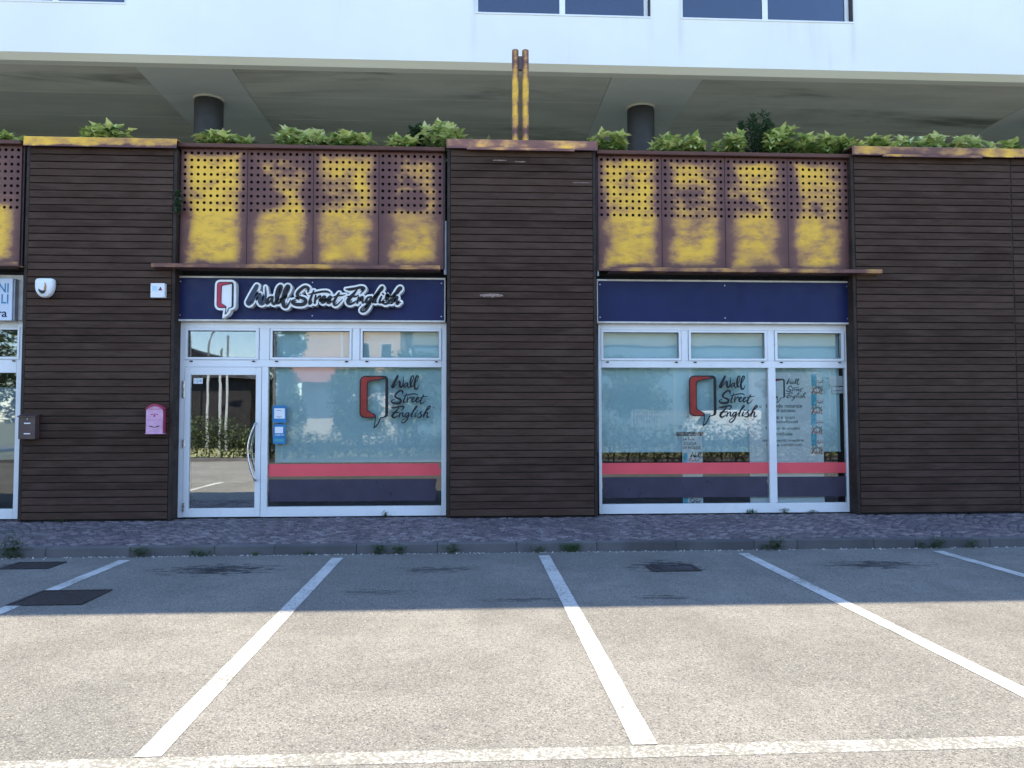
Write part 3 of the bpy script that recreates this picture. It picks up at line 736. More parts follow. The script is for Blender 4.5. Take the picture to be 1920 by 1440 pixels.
def sign(px0, px1, label, name='fascia_sign'):
    x0, x1 = X(px0, YS, 560), X(px1, YS, 560)
    t = thing(name, ((x0+x1)/2, YS, z_sign0), label, 'shop sign', 'navy blue signs above the shopfronts')
    tr = .028
    BX(x0, x1, YS-.02, YS+.10, z_sign1-tr, z_sign1).build('top_trim', MT['cream_trim'], t, bevel=.004)
    BX(x0, x1, YS-.02, YS+.10, z_sign0, z_sign0+tr).build('bottom_trim', MT['cream_trim'], t, bevel=.004)
    for a, b in ((x0, x0+.015), (x1-.015, x1)): BX(a, b, YS-.018, YS+.10, z_sign0+tr+.001, z_sign1-tr-.001).build('side_trim', MT['cream_trim'], t)
    BX(x0+.016, x1-.016, YS, YS+.09, z_sign0+tr+.001, z_sign1-tr-.001).build('board', MT['navy'], t)
    sc = MB().loft([[(.012*math.cos(a*.785), 0, .012*math.sin(a*.785)) for a in range(8)], [(.009*math.cos(a*.785), -.006, .009*math.sin(a*.785)) for a in range(8)]]).mesh('screw')
    for fx in (.012, .5, .985):
        for zz in (z_sign0+.095, z_sign1-.085): link('screw', sc, MT['screw'], t, Vector((x0+(x1-x0)*fx, YS-.001, zz))-origin_of(t))
    return t
S1 = sign(332, 835, 'navy sign with raised white edged script lettering and red speech bubble logo')
S2 = sign(1119, 1595, 'blank navy blue sign above the wide shop window')
YL = YS-.15
def mapsign(w_, px0, px1, py0, py1): return Map(WBOX[w_], X(px0, YL, 560), X(px1, YL, 560), Z(py1, YL, 580), Z(py0, YL, 580))
inks = [MT['ink_blue'], MT['ink'], MT['ink'], MT['ink']]
word(S1, 'Wall', mapsign('Wall', 461.5, 545, 536, 578), YL, MT['ink'], 1.15, .030, .145, MT['acrylic'], mats=inks)
word(S1, 'Street', mapsign('Street', 546, 648, 536, 573), YL, MT['ink'], 1.15, .030, .145, MT['acrylic'])
word(S1, 'English', mapsign('English', 648, 754, 537, 585), YL, MT['ink'], 1.15, .030, .145, MT['acrylic'])
def offset_poly(P, d):
    out = []; n = len(P)
    for i in range(n):
        a, b, c = Vector(P[i-1]), Vector(P[i]), Vector(P[(i+1) % n])
        t1, t2 = (b-a).normalized(), (c-b).normalized(); n1, n2 = Vector((t1.y, -t1.x)), Vector((t2.y, -t2.x))
        nn = (n1+n2); nn = nn.normalized() if nn.length > 1e-4 else n1
        out.append(tuple(b+nn*min(d/max(.35, nn.dot(n1)), d*2)))
    return out
def poly(P, f): return [tuple(f(*p)) for p in P]
def ccw(P):
    a = sum(P[i-1][0]*P[i][1]-P[i][0]*P[i-1][1] for i in range(len(P))); return P if a > 0 else P[::-1]
def bubble(parent, f, y, red, black, backing=False):
    O, I, Rd = poly(BUB_O, f), poly(BUB_I, f), poly(BUB_R, f)
    if backing:
        big = offset_poly(ccw(O), .034)
        b_ = MB().prism([big], y, y+.145).build('logo_block', MT['acrylic'], parent)
        MB().prism([O, I], y-.008, y-.0005).build('logo_outline', black, b_); MB().prism([Rd], y-.011, y-.0085).build('logo_red_side', red, b_)
    else:
        b_ = MB().prism([O, I], y, None).build('logo_outline', black, parent); MB().prism([Rd], y-.0008, None).build('logo_red_side', red, b_)
bubble(S1, Map(BBOX, X(406.5, YL, 560), X(438, YL, 560), Z(590, YL, 420), Z(528.5, YL, 420)), YL, MT['sign_red'], MT['ink'], True)

# ------------------------------------------------------------------ shopfronts
GY = YG+.045
def bar(parent, name, x0, x1, z0, z1, y0=YG, y1=YG+.09, bevel=.004): return BX(x0, x1, y0, y1, z0, z1).build(name, MT['white_alu'], parent, bevel=bevel)
def pane(parent, x0, x1, z0, z1, mat='glass'): return BX(x0, x1, GY, GY+.006, z0, z1).build('pane', MT[mat], parent)
def sash(parent, px0, px1, qx0, qx1, mat='glass'):
    """top hung transom light: sash frame, gasket, pane and two dark drain caps"""
    a, b = X(px0, YG, 645), X(px1, YG, 645); c, d = X(qx0, YG, 645), X(qx1, YG, 645); z1, z0 = z_sash1, z_sash0
    tz, bz = z1-.036, z0+.036
    fr = MB().prism([[(a, z0), (b, z0), (b, z1), (a, z1)], [(c, bz), (c, tz), (d, tz), (d, bz)]], YG-.014, YG+.06).build('transom_sash', MT['white_alu'], parent, bevel=.0)
    g_ = .006
    MB().prism([[(c-.002, bz-.002), (d+.002, bz-.002), (d+.002, tz+.002), (c-.002, tz+.002)], [(c+g_, bz+g_), (c+g_, tz-g_), (d-g_, tz-g_), (d-g_, bz+g_)]], YG+.012, YG+.03).build('gasket', MT['grey_gasket'], fr)
    BX(c+.001, d-.001, GY, GY+.006, bz+.001, tz-.001).build('pane', MT[mat], fr)
    for q in (a+.08, b-.10): BX(q, q+.045, YG-.020, YG-.0005, z0-.036, z0-.018).build('drain_cap', MT['black'], parent, bevel=.004)
def line_gap(parent, x0, x1, z0, z1): BX(x0, x1, YG-.0015, YG+.001, z0, z1).build('shadow_gap', MT['grey_gasket'], parent)

zt, zb = z_sign0+.012, PAVE+.012
F1x0, F1x1 = X(334, YG, 780), X(837, YG, 780)
F1 = thing('shopfront', ((F1x0+F1x1)/2, YG, PAVE), 'white framed shopfront with a glass door, under the lettered sign', 'shopfront', 'white framed shopfronts')
xs = {k: X(v, YG, 780) for k, v in dict(d0=345, d1=489.5, m1=502, w1=828).items()}
bar(F1, 'jamb', F1x0, xs['d0'], zb, zt); bar(F1, 'jamb', xs['w1'], F1x1, zb, zt)
bar(F1, 'head', xs['d0']+.001, xs['w1']-.001, z_sash1+.004, zt)
bar(F1, 'transom_rail', xs['d0']+.001, xs['w1']-.001, z_pane1, z_sash0-.004)
bar(F1, 'mullion', xs['d1']+.004, xs['m1'], zb, z_pane1-.001); 
bar(F1, 'sill', xs['m1']+.001, xs['w1']-.001, zb, z_pane0)
for p0, p1 in ((486.5, 505.5), (660.5, 674.5)): bar(F1, 'transom_post', X(p0, YG, 645), X(p1, YG, 645), z_sash0-.003, z_sash1+.003)
sash(F1, 347, 485.5, 352, 480); sash(F1, 507, 659.5, 511, 655.5); sash(F1, 676, 827.5, 680, 823)
pane(F1, xs['m1'], xs['w1'], z_pane0, z_pane1)
# door
zd1 = z_pane1-.004
dr = BX(xs['d0']+.004, X(355, YG, 830), YG-.006, YG+.055, zb+.006, zd1).build('door', MT['white_alu'], F1, bevel=.003)
dp0, dp1 = X(355, YG, 830), X(478.5, YG, 830); dz0, dz1 = Z(953, YG, 415), Z(703, YG, 415)
for nm, a in (('lock_stile', (dp1, xs['d1'], zb+.006, zd1)), ('top_rail', (dp0+.001, dp1-.001, dz1, zd1)), ('bottom_rail', (dp0+.001, dp1-.001, zb+.006, dz0))):
    BX(a[0], a[1], YG-.006, YG+.055, a[2], a[3]).build(nm, MT['white_alu'], dr, bevel=.003)
BX(dp0+.001, dp1-.001, GY-.02, GY-.012, dz0+.001, dz1-.001).build('pane', MT['glass_door'], dr)
for py in (722, 738, 832, 951): BX(X(341, YG-.02, py), X(345.5, YG-.02, py), YG-.022, YG-.0005, Z(py+8, YG, 345), Z(py-8, YG, 345)).build('hinge', MT['steel'], dr, bevel=.004)
hp = []
for i in range(15):
    q = i/14; py = 794+(901-794)*q; bow = math.sin(math.pi*q)
    p = at(478.5-13.5*bow, py, YG-.06); hp.append((p.x, YG-.075, p.z))
hp = [(hp[0][0], YG-.005, hp[0][2])]+hp+[(hp[-1][0], YG-.005, hp[-1][2])]
MB().tube(hp, .0155, 10).build('handle', MT['steel'], dr, smooth=True)
c_ = at(476, 845, YG); BX(c_.x-.012, c_.x+.012, YG-.013, YG-.0055, c_.z-.035, c_.z+.03).build('lock', MT['black'], dr, bevel=.004)
line_gap(F1, xs['d1']+.0005, xs['d1']+.0035, zb, z_pane1-.002)

F2x0, F2x1 = X(1122.5, YG, 780), X(1597, YG, 780)
F2 = thing('shopfront', ((F2x0+F2x1)/2, YG, PAVE), 'white framed shopfront of two fixed panes under the blank navy sign', 'shopfront', 'white framed shopfronts')
w0, w1, w2, w3 = (X(v, YG, 780) for v in (1128, 1442, 1455.5, 1587))
bar(F2, 'jamb', F2x0, w0, zb, zt); bar(F2, 'jamb', w3, F2x1, zb, zt)
bar(F2, 'head', w0+.001, w3-.001, z_sash1+.004, zt); bar(F2, 'transom_rail', w0+.001, w3-.001, z_pane1, z_sash0-.004)
bar(F2, 'mullion', w1, w2, z_pane0+.001, z_pane1-.001); bar(F2, 'sill', w0+.001, w3-.001, zb, z_pane0)
for p0, p1 in ((1277.5, 1290), (1438.5, 1451.5)): bar(F2, 'transom_post', X(p0, YG, 645), X(p1, YG, 645), z_sash0-.003, z_sash1+.003)
sash(F2, 1127, 1276.5, 1131, 1272.5); sash(F2, 1291, 1437.5, 1295, 1433.5); sash(F2, 1452.5, 1582, 1457, 1577)
pane(F2, w0, w1, z_pane0, z_pane1); pane(F2, w2, w3, z_pane0, z_pane1)
# neighbour's shopfront at the left edge
F0x0, F0x1 = X(-300, YG, 780), X(38, YG, 780)
F0 = thing('shopfront', ((F0x0+F0x1)/2, YG, PAVE), 'white framed shopfront cut off by the left edge, with grey film on its glass', 'shopfront', 'white framed shopfronts')
v0, v1 = X(-290, YG, 780), X(28.5, YG, 780)
bar(F0, 'jamb', F0x0, v0, zb, zt); bar(F0, 'jamb', v1, F0x1, zb, zt)
bar(F0, 'head', v0+.001, v1-.001, z_sash1+.004, zt); bar(F0, 'transom_rail', v0+.001, v1-.001, Z(699, YG, 20), z_sash0-.004); bar(F0, 'sill', v0+.001, v1-.001, zb, z_pane0)
sash(F0, -120, 37, -115, 35.5); sash(F0, -285, -130, -280, -135)
BX(v0, v1, GY, GY+.006, z_pane0, Z(699, YG, 20)-.002).build('pane', MT['glass'], F0)
BX(v0+.02, v1-.005, GY+.012, GY+.014, Z(862, YG, 20), Z(726, YG, 20)).build('window_film', MT['grey_film'], F0)
text_mesh('S', X(-3, GY, 760), X(9, GY, 760), Z(763, GY, 5), Z(753, GY, 5), GY+.0112, MT['sign_cyan'], F0)
# interiors: one dark room behind each shopfront
def room(x0, x1, label):
    t = thing('shop_interior', ((x0+x1)/2, 3.0, PAVE), label, 'room', 'dark rooms behind the shopfronts')
    z0, z1 = PAVE, z_sign0+.3
    BX(x0, x1, .385, 5.0, z0-.12, z0-.005).build('floor', MT['room_floor'], t)
    BX(x0, x1, 5.0, 5.15, z0, z1).build('back_wall', MT['room'], t)
    BX(x0-.2, x0, .52, 5.0, z0, z1).build('side_wall', MT['room'], t); BX(x1, x1+.2, .52, 5.0, z0, z1).build('side_wall', MT['room'], t)
    BX(x0, x1, .31, 5.0, z1, z1+.1).build('ceiling', MT['room'], t)
room(F1x0, F1x1, 'dark room seen through the glass door'); room(F2x0, F2x1, 'dark room behind the wide shop window'); room(F0x0-.5, F0x1, 'dark room behind the shopfront at the left edge')
# roller blinds
def blind(px0, px1, pyb, label):
    Yb = .44; x0, x1 = X(px0, Yb, 760), X(px1, Yb, 760); zz = Z(pyb, Yb, .5*(px0+px1)); top = z_sash1+.05
    t = thing('roller_blind', ((x0+x1)/2, Yb, zz), label, 'blind', 'pale roller blinds behind the glass')
    m_ = MB(); n = 40
    for i in range(n):
        a, b = x0+(x1-x0)*i/n, x0+(x1-x0)*(i+1)/n
        wv = lambda q: Yb+.006*mnoise.noise(Vector((q*1.5, 2, 3)))
        m_.face([(a, wv(a), zz), (b, wv(b), zz), (b, wv(b), top), (a, wv(a), top)])
    m_.build('blind_cloth', MT['blind'], t, raw=True)
    BX(x0, x1, Yb-.012, Yb+.012, zz-.022, zz-.001).build('bottom_bar', MT['blind'], t); MB().tube([(x0, Yb+.05, top+.03), (x1, Yb+.05, top+.03)], .03, 10).build('roller', MT['plastic'], t)
blind(517, 838, 864, 'pale roller blind behind the window with the sign logo, left gap dark'); blind(1100, 1574, 845, 'pale roller blind behind the wide two pane window')
# vinyl bands stuck on the glass, edges curling and torn
def band(px0, px1, py0, py1, mat, label, slant=0.0, torn=0.0, seed=1):
    random.seed(seed); Yv = GY-.0025; pm = .5*(px0+px1); x0, x1 = X(px0, Yv, 900), X(px1, Yv, 900); z1, z0 = Z(py0, Yv, pm), Z(py1, Yv, pm)
    if torn:
        rt = [(x1-torn*(.25+.6*random.random()) if 0 < k < 9 else x1-torn*.4, z0+(z1-z0)*k/9) for k in range(10)]
        rt[-1] = (x1-.03, z1); rt[-2] = (x1-.012, z1-.02)
        P = [(x0+.02, z0)]+rt+[(x0, z1)]
    else: P = [(x0, z0), (x1-slant*.25, z0), (x1, z0+(z1-z0)*.42), (x1-slant, z1), (x0, z1)]
    t = thing('window_band', ((x0+x1)/2, Yv, z0), label, 'window film', 'vinyl bands along the bottom of the windows')
    MB().prism([P], Yv-.0012, Yv).build('vinyl', mat, t)
band(503.5, 826.5, 869.5, 892.5, MT['vinyl_red'], 'red vinyl band across the window beside the door', .05, 0, 1)
band(503.5, 821, 898.5, 939.5, MT['vinyl_dark'], 'slate vinyl band with a torn right end on the window beside the door', 0, .05, 2)
band(1129, 1443, 867.5, 888.5, MT['vinyl_red'], 'red vinyl band across the large pane of the wide window')
band(1129, 1441, 894, 932.5, MT['vinyl_dark'], 'slate vinyl band with a torn right end across the large pane', 0, .035, 4)
band(1456.5, 1586, 867, 887, MT['vinyl_red'], 'short red vinyl band on the narrow right pane')
band(1456.5, 1586, 893.5, 931, MT['vinyl_dark'], 'short slate vinyl band on the narrow right pane')

# ------------------------------------------------------------------ lettering on the glass
YD = GY-.003
def decal(pxs, label):
    t = thing('window_lettering', (X(pxs['b'][0], YD, 750), YD, Z(pxs['b'][3], YD, pxs['b'][0])), label, 'lettering', 'script logos on the glass')
    def mp(box, q): return Map(box, X(q[0], YD, .5*(q[2]+q[3])), X(q[1], YD, .5*(q[2]+q[3])), Z(q[3], YD, .5*(q[0]+q[1])), Z(q[2], YD, .5*(q[0]+q[1])))
    bubble(t, mp(BBOX, pxs['b']), YD, MT['decal_red'], MT['ink'])
    for k in ('Wall', 'Street', 'English'): word(t, k, mp(WBOX[k], pxs[k]), YD, MT['ink'], 1.0)
    c = at(pxs['r'][0], pxs['r'][1], YD); ring = [(c.x+.018*math.cos(a*.628), c.z+.018*math.sin(a*.628)) for a in range(10)]; rin = [(c.x+.012*math.cos(a*.628), c.z+.012*math.sin(a*.628)) for a in range(10)]
    MB().prism([ring, rin], YD, None).build('registered_mark', MT['ink'], t)
decal({'b': (674, 728, 704.5, 804), 'Wall': (733, 786, 704.5, 731), 'Street': (733, 803, 731, 757.5), 'English': (732.5, 808, 761, 793.5), 'r': (813, 763)}, 'script logo with red speech bubble on the window beside the door')
decal({'b': (1292, 1343.5, 704, 800), 'Wall': (1347.5, 1397.5, 705, 731), 'Street': (1347.5, 1415.5, 731, 757), 'English': (1347.5, 1421, 760, 792.5), 'r': (1425.5, 762.5)}, 'script logo with red speech bubble on the wide window')
# number plate and stickers on the glass
def plate(px0, px1, py0, py1, y, mat, label, name, cat, th=.003, group=None):
    x0, x1 = X(px0, y, .5*(py0+py1)), X(px1, y, .5*(py0+py1)); z0, z1 = Z(py1, y, px0), Z(py0, y, px0)
    t = thing(name, ((x0+x1)/2, y, z0), label, cat, group); BX(x0, x1, y, y+th, z0, z1).build('sheet', mat, t)
    return t, x0, x1, z0, z1
yk = GY-.028
t, a, b, c, d = plate(363, 380, 709, 719.5, yk, MT['label_white'], 'small white number card at the top corner of the glass door', 'number_card', 'number')
text_mesh('12/8', a+.015, b-.015, c+.02, d-.02, yk-.001, MT['sticker_teal'], t, 'number')
yk = GY-.006
t, a, b, c, d = plate(511, 536.5, 760.5, 792.5, yk, MT['sticker_blue'], 'upper blue window sticker with a white square, left of the logo', 'window_sticker', 'sticker')
h_ = d-c; w_ = b-a
BX(a+w_*.12, b-w_*.1, yk-.001, yk-.0002, c+h_*.24, d-h_*.16).build('white_square', MT['label_white'], t)
for s_, zz in ((1, .70), (-1, .36)):
    up = [(a+w_*(.22+.5*i/8), c+h_*(zz+s_*.05*math.sin(math.pi*i/8))) for i in range(9)]; lo = [(p[0], p[1]-s_*h_*.035*math.sin(math.pi*i/8)-.001*s_) for i, p in enumerate(up)]
    MB().prism([up+lo[::-1]], yk-.0018, None).build('swoosh', MT['sticker_teal'], t)
t, a, b, c, d = plate(512, 535.5, 796, 832, yk, MT['sticker_blue'], 'lower blue window sticker reading carta, left of the logo', 'window_sticker', 'sticker')
h_ = d-c; w_ = b-a
BX(a+w_*.14, b-w_*.2, yk-.001, yk-.0002, c+h_*.55, d-h_*.12).build('white_card', MT['label_white'], t)
text_mesh('CARTA', a+w_*.14, b-w_*.12, c+h_*.41, c+h_*.51, yk-.001, MT['poster'], t)
BX(a+w_*.1, b-w_*.1, yk-.001, yk-.0002, c+h_*.1, c+h_*.26).build('teal_band', MT['sticker_teal'], t)

# ------------------------------------------------------------------ roll up banners between blind and glass
def mp2(box, q, y): return Map(box, X(q[0], y, .5*(q[2]+q[3])), X(q[1], y, .5*(q[2]+q[3])), Z(q[3], y, .5*(q[0]+q[1])), Z(q[2], y, .5*(q[0]+q[1])))
YB = .405
t, a, b, c, d = plate(1405, 1544, 698, 945, YB, MT['poster'], 'tall pale blue banner with script logo behind the narrow right pane', 'roll_up_banner', 'banner')
bubble(t, mp2(BBOX, (1440, 1472, 710, 756), YB-.002), YB-.002, MT['decal_red'], MT['poster_grey'])
for k, q in (('Wall', (1474, 1499, 710, 722)), ('Street', (1474, 1507, 723, 734.5)), ('English', (1474, 1511, 736, 751))): word(t, k, mp2(WBOX[k], q, YB-.002), YB-.002, MT['poster_grey'], 1.0, n=3)
for s_, px0, px1, py, hh in (('Metodo naturale', 1436, 1504, 760.5, 7), ('di successo', 1456, 1491, 769, 7), ('Corsi e orari', 1440, 1489.5, 782, 7), ('personalizzati', 1441, 1496, 791, 8), ('Tempo di studio', 1434, 1499.5, 803.5, 6.5), ('individuale', 1443, 1486, 813, 7), ('Insegnanti madre', 1430, 1507, 826, 7), ('lingua certificati', 1437, 1503, 834.5, 7)):
    text_mesh(s_, X(px0, YB, py), X(px1, YB, py), Z(py+hh*.55, YB, px0), Z(py-hh*.45, YB, px0), YB-.002, MT['poster_grey'], t, 'text_line', bold=.012)
for r_ in range(4):
    o_ = r_*37.5
    BX(X(1521, YB, 710+o_), X(1531, YB, 710+o_), YB-.003, YB-.001, Z(723+o_, YB, 1520), Z(701+o_, YB, 1520)).build('cyan_mark', MT['poster_cyan'], t)
    word(t, 'Wall', mp2(WBOX['Wall'], (1521, 1543, 730+o_, 739.5+o_), YB-.002), YB-.002, MT['poster_red'], 1.2, n=2)
    word(t, 'Street', mp2(WBOX['Street'], (1521, 1543, 721+o_, 730+o_), YB-.002), YB-.002, MT['poster_grey'], 1.2, n=2)
    word(t, 'English', mp2(WBOX['English'], (1531, 1543.5, 713+o_, 721+o_), YB-.002), YB-.002, MT['poster_red'], 1.0, n=2)
YB2 = .40
t, a, b, c, d = plate(1280, 1317.5, 817, 947, YB2, MT['poster'], 'narrow pale banner with black capitals and dark header behind the large pane', 'roll_up_banner', 'banner')
zz0, zz1 = Z(817.3, YB2, 1290), Z(810, YB2, 1290)
hd = BX(X(1268, YB2, 813), X(1318.5, YB2, 813), YB2-.004, YB2+.006, zz0, zz1).build('header_bar', MT['poster_grey'], t)
text_mesh('Connection', X(1285, YB2, 813), X(1312, YB2, 813), zz0+.012, zz1-.014, YB2-.006, MT['label_white'], t, 'text_line', shear=.2)
for s_, px1, py in (('LA TUA', 1301, 823), ('SCUOLA', 1306, 831.5), ('DI INGLESE', 1313.5, 839.5)):
    text_mesh(s_, X(1281.5, YB2, py), X(px1, YB2, py), Z(py+2.6, YB2, 1290), Z(py-2.6, YB2, 1290), YB2-.002, MT['ink'], t, 'text_line', bold=.012)
BX(X(1281, YB2, 855), X(1289, YB2, 855), YB2-.003, YB2-.001, Z(866, YB2, 1290), Z(849, YB2, 1290)).build('cyan_mark', MT['poster_cyan'], t)
word(t, 'Wall', mp2(WBOX['Wall'], (1294, 1316, 848, 859), YB2-.002), YB2-.002, MT['ink'], 1.1, n=3); word(t, 'English', mp2(WBOX['English'], (1291, 1312, 859, 867.5), YB2-.002), YB2-.002, MT['poster_red'], 1.0, n=3)
word(t, 'Street', mp2(WBOX['Street'], (1292, 1316, 934, 944), YB2-.002), YB2-.002, MT['ink'], 1.1, n=3); BX(X(1281, YB2, 938), X(1290, YB2, 938), YB2-.003, YB2-.001, Z(946, YB2, 1290), Z(932, YB2, 1290)).build('cyan_mark', MT['poster_cyan'], t)
for k, (q, lb) in enumerate((((1556, 1580, 705, 723.5), 'upper white paper notice inside the narrow right pane'), ((1560, 1580.5, 725.5, 737.5), 'lower white paper notice with grey lines inside the narrow right pane'))):
    t, a, b, c, d = plate(*q, .40, MT['label_white'], lb, 'paper_notice', 'notice')
    if k: BX(a+.02, b-.03, .398, .3995, c+.035, c+.055).build('grey_line', MT['grey_film'], t)

# neighbour's light box sign
x0, x1 = X(-290, YS, 560), X(40.5, YS, 560)
t = thing('fascia_sign', ((x0+x1)/2, YS, z_sign0), 'pale light box sign with blue capitals at the left edge', 'shop sign')
BX(x0, x1, YS+.03, YS+.12, z_sign0+.005, z_sign1).build('backing', MT['cream_trim'], t, bevel=.004)
xb = X(33, YS, 560); BX(x0, xb, YS-.07, YS+.028, Z(602, YS, 10), Z(524, YS, 10)).build('case', MT['zinc'], t, bevel=.006)
xf = X(24, YS-.08, 560); BX(x0, xf, YS-.095, YS-.072, Z(601, YS-.09, 10), Z(522, YS-.09, 10)).build('face', MT['sign_pale'], t, bevel=.006)
yy = YS-.098
for s_, px0, px1, py0, py1, mt in (('NI', -3, 15.5, 531, 548.5, 'sign_cyan'), ('LI', 2.5, 15.5, 551.5, 569, 'sign_cyan'), ('ra', -5, 14, 584, 594.5, 'navy')):
    text_mesh(s_, X(px0, yy, 560), X(px1, yy, 560), Z(py1, yy, 10), Z(py0, yy, 10), yy, MT[mt], t, 'lettering', bold=.01)

# ------------------------------------------------------------------ things on the timber wall
def ring(cx, cz, pts, s, y, dz=0.0): return [(cx+p[0]*s, y, cz+p[1]*s+dz) for p in pts]
# siren
a, b = at(70.5, 541, -.01), at(105.5, 541, -.01); wS = (b.x-a.x); zS1, zS0 = Z(523, -.01, 88), Z(559.5, -.01, 88); cx, cz = (a.x+b.x)/2, (zS1+zS0)/2; hS = zS1-zS0
outl = []
for i in range(40):
    an = 2*math.pi*i/40; cu, su = math.cos(an), math.sin(an); e = 0.36 if su > 0 else 0.9
    xx = abs(cu)**e*math.copysign(1, cu)*wS/2; zz = abs(su)**(0.45 if su > 0 else 1.0)*math.copysign(1, su)*hS*(.40 if su > 0 else .60)+.1*hS
    outl.append((xx*(1+.05*su), zz))
t = thing('alarm_siren', (cx, 0, zS0), 'white rounded alarm siren with orange mark high on the timber wall', 'alarm siren')
MB().loft([ring(cx, cz, outl, s_, y_) for s_, y_ in ((.94, -.006), (1, -.03), (1, -.07), (.95, -.095), (.82, -.112), (.5, -.122), (.15, -.125))]).build('housing', MT['plastic'], t, smooth=True)
def crescent(c0, r0, a0, a1, w0, n=14):
    o_, i_ = [], []
    for k in range(n+1):
        q = k/n; an = a0+(a1-a0)*q; ww = w0*math.sin(math.pi*q)**.7
        o_.append((c0[0]+r0*math.cos(an)*.8, c0[1]+r0*math.sin(an)*1.25)); i_.append((c0[0]+(r0-ww)*math.cos(an)*.8, c0[1]+(r0-ww)*math.sin(an)*1.25))
    return o_+i_[::-1]
orange = plain('orange_lens', (0.50, 0.26, 0.10), 0.3)
MB().prism([crescent((cx-.005, cz), .075, R(-85), R(60), .045)], -.1275, -.1255).build('orange_mark', orange, t)
MB().prism([crescent((cx-.005, cz), .076, R(-170), R(-20), .040)], -.1295, -.1278).build('dark_mark', MT['ink'], t)
# detector box
x0, x1 = X(282.5, -.08, 544), X(309, -.08, 544); z0, z1 = Z(558, -.08, 296), Z(531, -.08, 296)
t = thing('detector_box', ((x0+x1)/2, 0, z0), 'white square alarm box with small dark red triangle on the timber wall', 'alarm box')
BX(x0, x1, -.085, -.006, z0, z1).build('case', MT['plastic'], t, bevel=.008, seg=2)
w_ = x1-x0
MB().prism([[(x0+w_*.55, z0+w_*.52), (x0+w_*.84, z0+w_*.52), (x0+w_*.70, z0+w_*.80)]], -.0875, -.0855).build('triangle_mark', plain('dark_red', (.16, .03, .07), .5), t)
BX(x0+w_*.12, x0+w_*.48, -.0865, -.0852, z0+w_*.5, z0+w_*.82).build('pale_blue_mark', plain('pale_blue', (.45, .66, .80), .5), t)
# brown letterbox
x0, x1 = X(34.5, -.12, 800), X(66, -.12, 800); z0, z1 = Z(823.5, -.12, 50), Z(777, -.12, 50)
t = thing('letterbox', ((x0+x1)/2, 0, z0), 'brown metal letterbox with two white name slots at the edge of the timber wall', 'letterbox')
pr = [(-.006, z0), (-.125, z0), (-.125, z1-.03), (-.006, z1+.0)]
MB().loft([[(x0, p, q) for p, q in pr], [(x1, p, q) for p, q in pr]]).build('body', MT['brown_metal'], t, bevel=.004)
MB().loft([[(x0-.012, p, q) for p, q in ((-.145, z1-.04), (-.145, z1-.03), (-.006, z1+.014), (-.006, z1+.004))], [(x1+.012, p, q) for p, q in ((-.145, z1-.04), (-.145, z1-.03), (-.006, z1+.014), (-.006, z1+.004))]]).build('lid', MT['brown_metal'], t)
for f_ in (.62, .20): BX(x0+.085, x0+.175, -.1285, -.1255, z0+(z1-z0)*f_, z0+(z1-z0)*f_+.016).build('name_slot', MT['label_white'], t)
BX(x0+.125, x0+.137, -.1285, -.1255, z1-.075, z1-.063).build('lock', MT['steel'], t)
# pink letterbox
x0, x1 = X(273, -.13, 790), X(305.5, -.13, 790); z0, z1 = Z(812.5, -.13, 290), Z(757.5, -.13, 290); w_ = x1-x0; h_ = z1-z0; cx = (x0+x1)/2
t = thing('letterbox', (cx, 0, z0), 'pink vintage letterbox with arched top and crest near the door', 'letterbox')
def arch(xa, xb, za, zs, zt, n=12):
    return [(xa, za), (xb, za), (xb, zs)] + [(xb-(xb-xa)*k/n, zs+(zt-zs)*math.sin(math.pi*k/n)) for k in range(1, n)] + [(xa, zs)]
MB().prism([arch(x0+.008, x1-.008, z0, z0+h_*.84, z1-.008)], -.115, -.006).build('body', MT['crimson'], t)
MB().prism([arch(x0+.004, x1-.004, z0+.002, z0+h_*.80, z0+h_*.94)], -.128, -.1152).build('front', MT['pink'], t)
up = arch(x0-.006, x1+.006, z0+h_*.83, z0+h_*.84, z1); inn = arch(x0+.016, x1-.016, z0+h_*.835, z0+h_*.84, z1-.03)
MB().prism([up, inn[::-1]], -.142, -.006).build('arched_lid', MT['crimson'], t)
BX(x0+.012, x1-.012, -.1325, -.1282, z0+h_*.745, z0+h_*.80).build('flap', MT['pink'], t, bevel=.002)
BX(x0-.006, x1+.006, -.134, -.006, z0-.012, z0+.001).build('base', MT['pink'], t, bevel=.003)
BX(x0+.02, x1-.02, -.1295, -.1281, z0+h_*.455, z0+h_*.463).build('door_line', MT['crimson'], t)
fr = MB().prism([[(x0+.02, z0+h_*.08), (x1-.02, z0+h_*.08), (x1-.02, z0+h_*.44), (x0+.02, z0+h_*.44)], [(x0+.026, z0+h_*.09), (x0+.026, z0+h_*.43), (x1-.026, z0+h_*.43), (x1-.026, z0+h_*.09)]], -.1305, -.1282).build('door_panel', MT['pink'], t)
for s_ in (-1, 1):
    up = [(cx+s_*.085*q/8, z0+h_*(.20+.055*(q/8)**2)) for q in range(9)]; lo = [(p[0], p[1]+.016*math.sin(math.pi*(i+.5)/9)) for i, p in enumerate(up)]
    MB().prism([up+lo[::-1]], -.132, -.1283).build('horn_handle', MT['ink'], t)
    up = [(cx+s_*.055*q/6, z0+h_*(.66+.012*math.sin(q))) for q in range(7)]; lo = [(p[0], p[1]-.010) for p in up]
    MB().prism([up+lo[::-1]], -.131, -.1283).build('crest', MT['crimson'], t)
BX(cx-.012, cx+.012, -.131, -.1283, z0+h_*.56, z0+h_*.63).build('crest', MT['crimson'], t)

